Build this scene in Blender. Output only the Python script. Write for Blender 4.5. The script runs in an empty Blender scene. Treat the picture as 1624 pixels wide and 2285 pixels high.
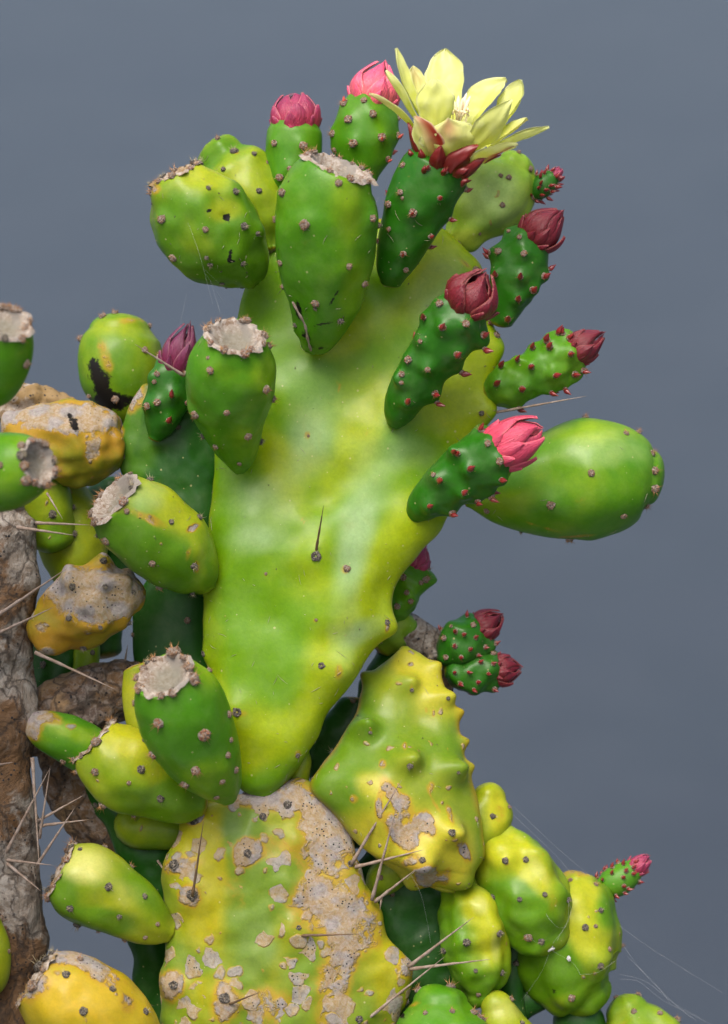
import bpy, math, random
import numpy as np
from mathutils import Vector, Matrix, noise as mnoise
random.seed(7); rng = np.random.default_rng(7)
sc = bpy.context.scene
R = math.radians

# ------------------------------------------------------------------ camera, sky, sun
PITCH = R(18.0); D = 1.5; W = 0.36                      # metres to the focused plant, width seen there
S = W / 1624.0                                           # metres per photo unit at the plant
CAM = Vector((0.0, -D * math.cos(PITCH), 1.55))
FWD = Vector((0, math.cos(PITCH), -math.sin(PITCH)))
RGT = Vector((1, 0, 0)); UP = Vector((0, math.sin(PITCH), math.cos(PITCH)))
cam = bpy.data.objects.new('camera', bpy.data.cameras.new('camera'))
sc.collection.objects.link(cam); sc.camera = cam
cam.matrix_world = Matrix.Translation(CAM) @ Matrix((RGT, UP, -FWD)).transposed().to_4x4()
cam.data.sensor_fit = 'HORIZONTAL'; cam.data.sensor_width = 24.0; cam.data.lens = 24.0 * D / W
cam.data.clip_start = 0.05; cam.data.clip_end = 500
cam.data.dof.use_dof = True; cam.data.dof.focus_distance = D - 70 * S; cam.data.dof.aperture_fstop = 5.8
sc.view_settings.view_transform = 'Standard'; sc.view_settings.look = 'None'
sc.view_settings.gamma = 1.0; sc.view_settings.exposure = 1.05
w = bpy.data.worlds.new('World'); sc.world = w; w.use_nodes = True
nt = w.node_tree; bg = nt.nodes['Background']
sky = nt.nodes.new('ShaderNodeTexSky'); sky.sky_type = 'NISHITA'; sky.sun_disc = False
SUN_EL, SUN_AZ = R(63), R(205)
sky.sun_elevation = SUN_EL; sky.sun_rotation = SUN_AZ
sky.air_density = 1.0; sky.dust_density = 7.0; sky.ozone_density = 1.0; sky.altitude = 50
nt.links.new(sky.outputs[0], bg.inputs[0]); bg.inputs[1].default_value = 0.10
sun = bpy.data.objects.new('sun', bpy.data.lights.new('sun', 'SUN')); sc.collection.objects.link(sun)
sun.data.energy = 1.4; sun.data.angle = R(38); sun.data.color = (1.0, 0.965, 0.91)
sd = Vector((math.sin(SUN_AZ) * math.cos(SUN_EL), math.cos(SUN_AZ) * math.cos(SUN_EL), math.sin(SUN_EL)))
sun.rotation_euler = sd.to_track_quat('Z', 'Y').to_euler()

# ------------------------------------------------------------------ coordinates
# a point of the plant is given by where its line of sight passes in the photo (1624 wide) and how far it
# stands in front of (+) or behind (-) the main pad, in the same units
ra, ua, fa, ca = (np.array(v) for v in (RGT, UP, FWD, CAM))
def P(x, y, d=0.0):
    z = D - d * S
    return ca + ra * ((x - 812) * S * z / D) + ua * ((1142 - y) * S * z / D) + fa * z
def sc_at(d): return S * (D - d * S) / D
def proj(V):
    q = V - ca; z = q @ fa
    return np.stack([812 + (q @ ra) * D / z / S, 1142 - (q @ ua) * D / z / S], -1)
TL = dict(a=(535.4, 89.2, .4670), b=(312.3, 267.7, .3571), c=(803.1, 446.2, .4395), d=(0, 624.6, .3956), e=(0, 1026.2, .3956),
          f=(0, 1427.7, .3956), g=(0, 1829.3, .3956), h=(428.3, 713.9, .3846), i=(428.3, 1249.2, .3846), j=(339.1, 1695.4, .3846),
          k=(669.2, 1383.1, .2747), l=(803.1, 1160, .2747), m=(803.1, 1784.6, .5055), n=(803.1, 89.2, .2747), o=(0, 0, 1))
def T(k, *pts):
    x0, y0, s = TL[k]
    return [(x0 + p[0] * s, y0 + p[1] * s) + tuple(p[2:]) for p in pts]
def T1(k, x, y): x0, y0, s = TL[k]; return (x0 + x * s, y0 + y * s)

# ------------------------------------------------------------------ material helpers
class NB:
    def __init__(s, name):
        s.m = bpy.data.materials.new(name); s.m.use_nodes = True; s.t = s.m.node_tree
        s.b = s.t.nodes['Principled BSDF']; s.out = s.t.nodes['Material Output']
    def n(s, kind, **kw):
        o = s.t.nodes.new(kind)
        for k, v in kw.items(): setattr(o, k, v)
        return o
    def l(s, a, b): s.t.links.new(a, b)
    def co(s):
        if not hasattr(s, '_co'): s._co = s.n('ShaderNodeTexCoord').outputs['Object']
        return s._co
    def noise(s, scale, detail=3, rough=.5, dist=0, off=0.0):
        o = s.n('ShaderNodeTexNoise'); o.inputs['Scale'].default_value = scale; o.inputs['Detail'].default_value = detail
        o.inputs['Roughness'].default_value = rough; o.inputs['Distortion'].default_value = dist
        if off:
            mp = s.n('ShaderNodeMapping'); mp.inputs['Location'].default_value = (off, off * 1.7, -off); s.l(s.co(), mp.inputs[0]); s.l(mp.outputs[0], o.inputs[0])
        else: s.l(s.co(), o.inputs[0])
        return o.outputs['Fac']
    def attr(s, name): o = s.n('ShaderNodeAttribute', attribute_name=name); return o.outputs['Fac']
    def math(s, op, a, b=None, clamp=False):
        o = s.n('ShaderNodeMath', operation=op); o.use_clamp = clamp
        for i, v in enumerate((a, b)):
            if v is None: continue
            if hasattr(v, 'links'): s.l(v, o.inputs[i])
            else: o.inputs[i].default_value = v
        return o.outputs[0]
    def ramp(s, v, lo, hi, a=0., b=1.):
        o = s.n('ShaderNodeMapRange', interpolation_type='SMOOTHSTEP'); s.l(v, o.inputs[0])
        for i, q in zip((1, 2, 3, 4), (lo, hi, a, b)): o.inputs[i].default_value = q
        return o.outputs[0]
    def mix(s, f, a, b, mode='MIX'):
        o = s.n('ShaderNodeMix', data_type='RGBA', blend_type=mode); 
        for i, v in ((0, f), (6, a), (7, b)):
            if hasattr(v, 'links'): s.l(v, o.inputs[i])
            elif i == 0: o.inputs[0].default_value = v
            else: o.inputs[i].default_value = (*v, 1)
        return o.outputs[2]
    def bump(s, h, strength, dist, prev=None):
        o = s.n('ShaderNodeBump'); o.inputs['Strength'].default_value = strength; o.inputs['Distance'].default_value = dist
        s.l(h, o.inputs['Height'])
        if prev is not None: s.l(prev, o.inputs['Normal'])
        return o.outputs[0]

def skin(name, green, yellow, pale=(.36, .47, .16), ybias=0., yamp=.9, pbias=-.25, pamp=.8, spots=0., spot_scale=95, rim=0., crust=0., rough=.36, fscale=26, sss=.12, rimcol=(.40, .24, .01)):
    n = NB(name); b = n.b
    n1 = n.noise(fscale, 3, .5, .4); n2 = n.noise(fscale * .8, 3, .5, .8, 3.1); n3 = n.noise(900, 4, .6, 0, 1.3)
    fy = n.math('ADD', n.math('MULTIPLY', n.math('SUBTRACT', n1, .5), yamp * 2), n.math('ADD', n.attr('yel'), ybias))
    c = n.mix(n.ramp(fy, 0., .8), green, yellow)
    rm = n.math('MULTIPLY', n.attr('rim'), rim)
    c = n.mix(n.ramp(n.math('ADD', rm, n.math('MULTIPLY', n.math('SUBTRACT', n2, .5), rim)), .25, .95), c, rimcol)
    fp = n.math('ADD', n.math('MULTIPLY', n.math('SUBTRACT', n2, .5), pamp * 2), n.math('ADD', n.attr('pale'), pbias))
    c = n.mix(n.ramp(fp, 0., .9, 0, .85), c, pale)
    c = n.mix(n.ramp(n3, .35, .7, 0, .10), c, (.02, .07, .01))
    # pale pin-prick stomata
    v = n.n('ShaderNodeTexVoronoi', feature='F1'); v.inputs['Scale'].default_value = 270; n.l(n.co(), v.inputs[0])
    vs = n.n('ShaderNodeSeparateColor'); n.l(v.outputs['Color'], vs.inputs[0])
    rad = n.math('MULTIPLY', n.math('POWER', vs.outputs[0], 4.0), .16)
    pin = n.math('LESS_THAN', v.outputs['Distance'], rad)
    c = n.mix(n.ramp(n.noise(150, 4, .6, .6, 12.3), .35, .68, 0, .22), c, n.mix(1., c, (1.3, 1.25, 1.6), 'MULTIPLY'))
    c = n.mix(n.ramp(n.noise(70, 5, .7, .3, 15.1), .42, .7, 0, .07), c, (.30, .32, .20))
    c = n.mix(n.math('MULTIPLY', pin, .5), c, (.45, .42, .20))
    c = n.mix(n.ramp(n.noise(420, 4, .65, .3, 21.3), .36, .66, 0, .22), c, n.mix(1., c, (.62, .72, .6), 'MULTIPLY'))
    c = n.mix(n.ramp(n.noise(48, 5, .65, .8, 24.), .5, .72, 0, .35), c, n.mix(1., c, (1.35, 1.12, 1.), 'MULTIPLY'))
    # scabs: round pale cork spots with a brown edge
    cn = n.noise(190, 5, .62, .6, 5.5); cn2 = n.noise(60, 4, .6, .5, 8.2)
    cr = n.math('ADD', n.math('ADD', n.attr('crust'), crust), n.math('ADD', n.math('MULTIPLY', n.math('SUBTRACT', cn, .5), .85), n.math('MULTIPLY', n.math('SUBTRACT', cn2, .5), .9)))
    v2 = n.n('ShaderNodeTexVoronoi', feature='F1'); v2.inputs['Scale'].default_value = spot_scale
    wv = n.n('ShaderNodeVectorMath', operation='ADD'); nz = n.n('ShaderNodeTexNoise'); nz.inputs['Scale'].default_value = 160; n.l(n.co(), nz.inputs[0])
    sc_ = n.n('ShaderNodeVectorMath', operation='SCALE'); n.l(nz.outputs['Color'], sc_.inputs[0]); sc_.inputs['Scale'].default_value = .006
    n.l(n.co(), wv.inputs[0]); n.l(sc_.outputs[0], wv.inputs[1]); n.l(wv.outputs[0], v2.inputs[0])
    vs2 = n.n('ShaderNodeSeparateColor'); n.l(v2.outputs['Color'], vs2.inputs[0])
    sa = n.math('ADD', n.attr('spot'), spots)
    r2 = n.math('MULTIPLY', n.math('POWER', n.math('MULTIPLY', vs2.outputs[1], n.math('ADD', n.math('MULTIPLY', sa, .45), .55)), 2.2), n.math('MULTIPLY', sa, 1.05))
    q = n.math('SUBTRACT', r2, v2.outputs['Distance'])          # >0 inside a scab
    spot = n.ramp(q, -.03, .10, 0, .92); edge = n.math('MULTIPLY', n.ramp(q, -.05, .0), n.math('SUBTRACT', 1., n.ramp(q, .0, .07)))
    crm = n.ramp(cr, .43, .60); cre = n.math('MULTIPLY', n.ramp(cr, .26, .50), n.math('SUBTRACT', 1., n.math('MULTIPLY', crm, crm)))
    mask = n.math('MAXIMUM', spot, crm); em = n.math('MAXIMUM', n.math('MULTIPLY', edge, n.ramp(r2, .02, .1)), n.math('MULTIPLY', cre, .8))
    c = n.mix(n.math('MULTIPLY', em, .6), c, (.34, .19, .02))
    k1 = n.noise(75, 5, .65, 1.2, 2.2); k2 = n.noise(480, 4, .7, .4, 7.2)
    vc = n.n('ShaderNodeTexVoronoi', feature='F1'); vc.inputs['Scale'].default_value = 105; n.l(wv.outputs[0], vc.inputs[0])
    cc = n.mix(n.ramp(n.math('ADD', vc.outputs['Distance'], n.math('MULTIPLY', n.math('SUBTRACT', k1, .5), .9)), .30, .62), (.22, .195, .18), (.27, .19, .095))
    cc = n.mix(n.ramp(k2, .35, .75, 0, .6), cc, (.38, .35, .32)); cc = n.mix(n.ramp(k2, .30, .42, .3, 0), cc, (.12, .08, .045))
    v3 = n.n('ShaderNodeTexVoronoi', feature='F1'); v3.inputs['Scale'].default_value = 520; n.l(n.co(), v3.inputs[0])
    dots = n.math('MULTIPLY', n.math('LESS_THAN', v3.outputs['Distance'], .22), n.ramp(cn2, .5, .6))
    cc = n.mix(dots, cc, (.02, .022, .025))
    stn = n.ramp(n.math('ADD', n.attr('crust'), n.math('ADD', n.math('MULTIPLY', n.math('SUBTRACT', cn2, .5), .9), crust)), .12, .55, 0, .6)
    c = n.mix(stn, c, (.36, .21, .015))
    c = n.mix(mask, c, cc)
    dk = n.ramp(n.math('ADD', n.attr('dark'), n.math('MULTIPLY', n.math('SUBTRACT', n.noise(230, 6, .7, .5, 4.4), .5), 1.7)), .42, .68)
    c = n.mix(dk, c, (.008, .007, .006))
    n.l(c, b.inputs['Base Color'])
    ro = n.math('ADD', n.ramp(n.noise(60, 4, .6, 0, 6.1), .3, .7, rough - .02, rough + .14), n.math('MULTIPLY', mask, .4))
    n.l(ro, b.inputs['Roughness']); b.inputs['Specular IOR Level'].default_value = .19
    n.l(n.math('MULTIPLY', n.math('SUBTRACT', 1., mask), .07), b.inputs['Coat Weight']); b.inputs['Coat Roughness'].default_value = .18
    b.inputs['Subsurface Weight'].default_value = sss; b.inputs['Subsurface Radius'].default_value = (.3, 1., .15); b.inputs['Subsurface Scale'].default_value = .004
    nb = n.bump(n.noise(700, 5, .6, 0, 9.), .10, .0008)
    nb = n.bump(n.noise(90, 2, .5, 0, 2.), .12, .0015, nb)
    nb = n.bump(mask, .5, .0002, nb); nb = n.bump(n.math('MULTIPLY', mask, n.math('ADD', k2, n.math('MULTIPLY', k1, 1.5))), .6, .0008, nb)
    n.l(nb, b.inputs['Normal'])
    return n.m

G = {}
G['pad'] = skin('pad_skin', (.105, .235, .001), (.25, .33, .002), pale=(.24, .36, .15), ybias=.26, yamp=.8, pbias=-.30, pamp=.38, rim=.45, spots=.15, spot_scale=130, rough=.36, fscale=20, rimcol=(.32, .29, .01))
G['spotted'] = skin('spotted_pad_skin', (.12, .20, .012), (.31, .29, .004), pale=(.20, .30, .10), ybias=.28, yamp=.9, pbias=-.3, pamp=.8, rim=.35, spots=.9, spot_scale=125, rough=.4, fscale=24)
G['bent'] = skin('bent_pad_skin', (.095, .185, .006), (.38, .35, .02), pale=(.21, .29, .08), ybias=.22, yamp=.5, pbias=-.45, pamp=.5, rim=.7, spots=.5, spot_scale=160, rough=.33, fscale=22)
G['fruit'] = skin('fruit_skin', (.055, .19, .004), (.20, .32, .007), ybias=.12, yamp=.7, pbias=-.45, pamp=.55, rough=.33)
G['lime'] = skin('lime_fruit_skin', (.075, .19, .004), (.29, .34, .010), pale=(.25, .34, .11), ybias=.3, yamp=.8, pbias=-.4, pamp=.55, spots=.25, rough=.35)
G['yellow'] = skin('yellow_fruit_skin', (.095, .20, .004), (.36, .36, .010), pale=(.52, .50, .14), ybias=.42, yamp=.6, pbias=-.35, pamp=.6, spots=.25, rough=.34, fscale=18)
G['ovary'] = skin('bud_skin', (.017, .108, .004), (.07, .22, .006), pale=(.07, .19, .05), ybias=.0, yamp=.5, pbias=-.6, pamp=.4, rough=.3, fscale=40, sss=.06)
G['shade'] = skin('shaded_pad_skin', (.014, .075, .006), (.05, .14, .006), pale=(.07, .14, .06), ybias=.0, yamp=.6, pbias=-.5, pamp=.5, rough=.34)  # green darkened to hold the occlusion shade of pads deep in the clump
G['palelime'] = skin('pale_fruit_skin', (.15, .31, .015), (.34, .43, .03), pale=(.36, .50, .16), ybias=.35, yamp=.6, pbias=-.2, pamp=.5, spots=.3, rough=.4)
G['knobbly'] = skin('knobbly_fruit_skin', (.085, .20, .003), (.34, .36, .010), pale=(.46, .48, .14), ybias=.26, yamp=.7, pbias=-.38, pamp=.6, spots=.3, rough=.36, fscale=22)
G['orange'] = skin('orange_skin', (.19, .19, .010), (.34, .185, .014), pale=(.62, .50, .12), ybias=.36, yamp=1.0, pbias=-.45, pamp=.7, spots=.6, crust=.16, rough=.38)

G['amber'] = skin('amber_skin', (.16, .19, .006), (.42, .29, .010), pale=(.46, .38, .09), ybias=.5, yamp=.5, pbias=-.35, pamp=.7, spots=.4, rough=.36, fscale=18)
def cork(name, cols, scale=60, dots=True, rough=.85):
    n = NB(name); a = n.noise(scale, 6, .65, 1.5); b2 = n.noise(scale * 5, 5, .7, .6, 3.3); b3 = n.noise(scale * .45, 3, .5, .5, 6.)
    c = n.mix(n.ramp(a, .44, .62), cols[0], cols[1]); c = n.mix(n.ramp(b2, .42, .66, 0, .8), c, cols[3]); c = n.mix(n.ramp(n.math('ADD', b3, n.math('MULTIPLY', n.math('SUBTRACT', a, .5), .5)), .47, .56, 0, .9), c, cols[2])
    c = n.mix(n.ramp(b2, .28, .4, .7, 0), c, (.05, .035, .025))
    if dots:
        v = n.n('ShaderNodeTexVoronoi', feature='F1'); v.inputs['Scale'].default_value = 330; n.l(n.co(), v.inputs[0])
        c = n.mix(n.math('MULTIPLY', n.math('LESS_THAN', v.outputs['Distance'], .2), n.ramp(a, .42, .55)), c, (.012, .012, .014))
    if 'bark' in name:
        mk = n.n('ShaderNodeMapping'); mk.inputs['Scale'].default_value = (1.5, 1.5, .6); nk = n.n('ShaderNodeTexNoise'); nk.inputs['Scale'].default_value = 45; nk.inputs['Detail'].default_value = 5; n.l(n.co(), nk.inputs[0])
        sk = n.n('ShaderNodeVectorMath', operation='SCALE'); sk.inputs['Scale'].default_value = .035; n.l(nk.outputs['Color'], sk.inputs[0]); ak = n.n('ShaderNodeVectorMath', operation='ADD'); n.l(n.co(), ak.inputs[0]); n.l(sk.outputs[0], ak.inputs[1]); n.l(ak.outputs[0], mk.inputs[0])
        vk = n.n('ShaderNodeTexVoronoi', feature='DISTANCE_TO_EDGE'); vk.inputs['Scale'].default_value = 42; n.l(mk.outputs[0], vk.inputs[0])
        ck = n.ramp(vk.outputs['Distance'], .0, .07, 1, 0); c = n.mix(n.math('MULTIPLY', ck, .75), c, (.03, .02, .014))
    if name == 'scar_cork': c = n.mix(n.ramp(n.math('ADD', n.attr('rad'), n.math('MULTIPLY', n.math('SUBTRACT', a, .5), .6)), .35, .8, .75, 0), c, (.13, .125, .09))
    n.l(c, n.b.inputs['Base Color']); n.b.inputs['Roughness'].default_value = rough
    nb = n.bump(a, 1., .004 if scale < 100 else .002)
    if 'bark' in name: nb = n.bump(ck, -1., .003, nb); nb = n.bump(b2, .9, .0012, nb); n.l(nb, n.b.inputs['Normal'])
    return n.m
M_trunk = cork('trunk_bark', ((.20, .165, .13), (.08, .05, .03), (.12, .058, .018), (.31, .285, .25)), 38)
M_brown = cork('brown_bark', ((.16, .09, .04), (.09, .06, .045), (.30, .19, .09), (.26, .22, .19)), 42)
M_scar = cork('scar_cork', ((.27, .22, .17), (.15, .09, .05), (.21, .19, .165), (.42, .385, .35)), 130, False)
M_dead = cork('dead_cork', ((.30, .24, .18), (.14, .09, .055), (.22, .14, .05), (.42, .38, .33)), 80)

def plain(name, col, col2=None, rough=.6, sc_=300, sss=0., spec=.5, bump=.3, bd=.0006, coat=0.):
    n = NB(name)
    f = n.noise(sc_, 4, .6, .4)
    n.l(n.mix(n.ramp(f, .35, .65), col, col2 or col), n.b.inputs['Base Color']); n.b.inputs['Roughness'].default_value = rough
    n.b.inputs['Specular IOR Level'].default_value = spec; n.b.inputs['Coat Weight'].default_value = coat
    if sss: n.b.inputs['Subsurface Weight'].default_value = sss; n.b.inputs['Subsurface Scale'].default_value = .003; n.b.inputs['Subsurface Radius'].default_value = (1, .4, .3)
    n.l(n.bump(f, bump, bd), n.b.inputs['Normal']); return n.m
# areoles use their own (unit sized) coordinates
M_wool = plain('areole_wool', (.58, .49, .41), (.36, .20, .11), .95, 2.2, bump=.8, bd=.3)
M_woolg = plain('areole_grey', (.36, .32, .27), (.09, .075, .06), .95, 2.4, bump=.8, bd=.3)
M_woolr = plain('areole_russet', (.64, .55, .47), (.40, .15, .07), .95, 2.0, bump=.8, bd=.3)
M_bris = plain('bristles', (.42, .22, .08), (.30, .14, .05), .6, 2)
M_brisg = plain('grey_bristles', (.42, .36, .22), (.22, .18, .10), .7, 2)
M_leaf = plain('bud_leaf', (.16, .012, .014), (.24, .018, .018), .28, 2, coat=.3, bump=.05)
M_leafpink = plain('bud_leaf_coral', (.62, .10, .08), (.5, .06, .06), .3, 2, coat=.3, bump=.05)
M_spine = plain('spine', (.30, .24, .20), (.20, .14, .10), .7, 260, bump=.4)
M_spined = plain('dark_spine', (.15, .09, .045), (.10, .065, .04), .5, 260, bump=.3)
M_web = plain('web_silk', (.55, .55, .55), None, .5, 10)
M_cotton = plain('web_cotton', (.5, .5, .5), (.36, .35, .34), .9, 500)

def tepal_mat(name, base, tip, edge):
    n = NB(name); f = n.noise(5, 4, .6, .3)
    st = n.n('ShaderNodeTexNoise'); mp = n.n('ShaderNodeMapping'); mp.inputs['Scale'].default_value = (9, 9, .8); n.l(n.co(), mp.inputs[0]); n.l(mp.outputs[0], st.inputs[0]); st.inputs['Scale'].default_value = 2.5
    c = n.mix(n.ramp(n.attr('tipf'), .1, .9), base, tip); c = n.mix(n.ramp(st.outputs[0], .4, .65, 0, .35), c, tuple(x * .45 for x in base))
    c = n.mix(n.ramp(n.attr('edge'), .8, 1.0, 0, .45), c, edge)
    c = n.mix(n.ramp(f, .5, .75, 0, .3), c, tuple(min(1, x * 1.35) for x in tip))
    n.l(c, n.b.inputs['Base Color']); n.b.inputs['Roughness'].default_value = .36; n.b.inputs['Specular IOR Level'].default_value = .35; n.b.inputs['Coat Weight'].default_value = .15; n.b.inputs['Coat Roughness'].default_value = .25
    n.b.inputs['Subsurface Weight'].default_value = .1; n.b.inputs['Subsurface Scale'].default_value = .1
    n.l(n.bump(st.outputs[0], .3, .05), n.b.inputs['Normal']); return n.m
TM = dict(maroon=tepal_mat('maroon_tepal', (.15, .010, .014), (.17, .008, .020), (.32, .10, .07)),
          crimson=tepal_mat('crimson_tepal', (.40, .03, .07), (.32, .03, .09), (.55, .22, .2)),
          pink=tepal_mat('pink_tepal', (.80, .15, .16), (.85, .09, .20), (.95, .35, .3)),
          rose=tepal_mat('rose_tepal', (.62, .05, .10), (.55, .05, .11), (.8, .2, .2)),
          plum=tepal_mat('plum_tepal', (.16, .012, .045), (.15, .02, .07), (.35, .16, .16)))

def petal_mat():
    n = NB('flower_petal')
    c = n.mix(n.attr('tipf'), (.70, .74, .08), (.88, .90, .42))
    mpn = n.n('ShaderNodeTexNoise'); mpn.inputs['Scale'].default_value = 120; n.l(n.co(), mpn.inputs[0])
    c = n.mix(n.ramp(mpn.outputs[0], .4, .7, 0, .3), c, (.92, .94, .62))
    c = n.mix(n.attr('flush'), c, (.40, .016, .010))
    c = n.mix(n.ramp(n.attr('edge'), .85, 1., 0, .5), c, (.9, .9, .6))
    n.l(c, n.b.inputs['Base Color']); n.b.inputs['Roughness'].default_value = .42
    n.l(n.bump(mpn.outputs[0], .25, .002), n.b.inputs['Normal'])
    tr = n.n('ShaderNodeBsdfTranslucent'); n.l(c, tr.inputs[0])
    mx = n.n('ShaderNodeMixShader'); mx.inputs[0].default_value = .50; n.l(n.b.outputs[0], mx.inputs[1]); n.l(tr.outputs[0], mx.inputs[2]); n.l(mx.outputs[0], n.out.inputs[0])
    return n.m
M_petal = petal_mat()
M_sepal = tepal_mat('red_sepal', (.15, .009, .008), (.18, .010, .010), (.22, .03, .012))
M_stig = plain('stigma', (.85, .68, .42), (.88, .74, .5), .6, 3, sss=.2)

# ------------------------------------------------------------------ object helpers
def link(o, parent=None, label=None):
    sc.collection.objects.link(o)
    if parent is not None:
        o.parent = parent
    if label: o['label'] = label
    return o
def mesh_obj(name, verts, faces, mats, parent, label=None, smooth=True, attrs=None, matidx=None, origin=None):
    me = bpy.data.meshes.new(name)
    V = np.asarray(verts, float)
    org = np.array(parent_loc(parent)) if origin is None else np.asarray(origin)
    me.from_pydata((V - org).tolist(), [], faces)
    for m in (mats if isinstance(mats, (list, tuple)) else [mats]): me.materials.append(m)
    if smooth: me.polygons.foreach_set('use_smooth', [True] * len(me.polygons))
    if matidx is not None: me.polygons.foreach_set('material_index', matidx)
    for k, a in (attrs or {}).items():
        at = me.attributes.new(k, 'FLOAT', 'POINT'); at.data.foreach_set('value', np.asarray(a, np.float32))
    me.update()
    o = bpy.data.objects.new(name, me); o.location = Vector(org - np.array(parent_loc(parent)))
    return link(o, parent, label)
def parent_loc(p):
    l = Vector((0, 0, 0))
    while p is not None: l = l + p.location; p = p.parent
    return l
def thing(name, label, cat, loc, group=None):
    o = bpy.data.objects.new(name, None); o.location = Vector(loc); o.empty_display_size = .02
    o['label'] = label; o['category'] = cat
    if group: o['group'] = group
    return link(o)
def place(me, name, M, parent, label=None):
    o = bpy.data.objects.new(name, me); link(o, parent, label)
    o.matrix_local = Matrix.Translation(-parent_loc(parent)) @ M
    return o
def frame(loc, z, xhint=None, sx=1., sy=None, sz=None, roll=0.):
    z = Vector(z).normalized(); x = Vector(xhint) if xhint is not None else Vector((.3, .5, .81))
    x = (x - z * x.dot(z))
    if x.length < 1e-4: x = z.orthogonal()
    x.normalize(); y = z.cross(x)
    m = Matrix((x, y, z)).transposed().to_4x4()
    return Matrix.Translation(Vector(loc)) @ m @ Matrix.Rotation(roll, 4, 'Z') @ Matrix.Diagonal((sx, sy or sx, sz or sx, 1))

def cr(arr, n):
    """Catmull-Rom resample rows of arr to about n rows, spaced by arc length of the first three columns."""
    A = np.asarray(arr, float); k = len(A)
    ext = np.vstack([2 * A[0] - A[1], A, 2 * A[-1] - A[-2]])
    out = []
    for i in range(k - 1):
        p0, p1, p2, p3 = ext[i:i + 4]
        for t in np.linspace(0, 1, 16, endpoint=False):
            out.append(.5 * ((2 * p1) + (-p0 + p2) * t + (2 * p0 - 5 * p1 + 4 * p2 - p3) * t * t + (-p0 + 3 * p1 - 3 * p2 + p3) * t ** 3))
    out.append(A[-1]); out = np.array(out)
    s = np.r_[0, np.cumsum(np.linalg.norm(np.diff(out[:, :3], axis=0), axis=1) + 1e-9)]
    u = np.linspace(0, s[-1], n)
    return np.stack([np.interp(u, s, out[:, j]) for j in range(out.shape[1])], 1)

def grid_faces(nr, nc, wrap=True):
    f = []
    m = nc if wrap else nc - 1
    for i in range(nr - 1):
        a = i * nc; b = a + nc
        for j in range(m):
            j2 = (j + 1) % nc
            f.append((a + j, a + j2, b + j2, b + j))
    return f
def grid_normals(V):
    du = np.gradient(V, axis=0); dv = (np.roll(V, -1, 1) - np.roll(V, 1, 1))
    n = np.cross(dv, du); n /= (np.linalg.norm(n, axis=2, keepdims=True) + 1e-12)
    return n

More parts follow.
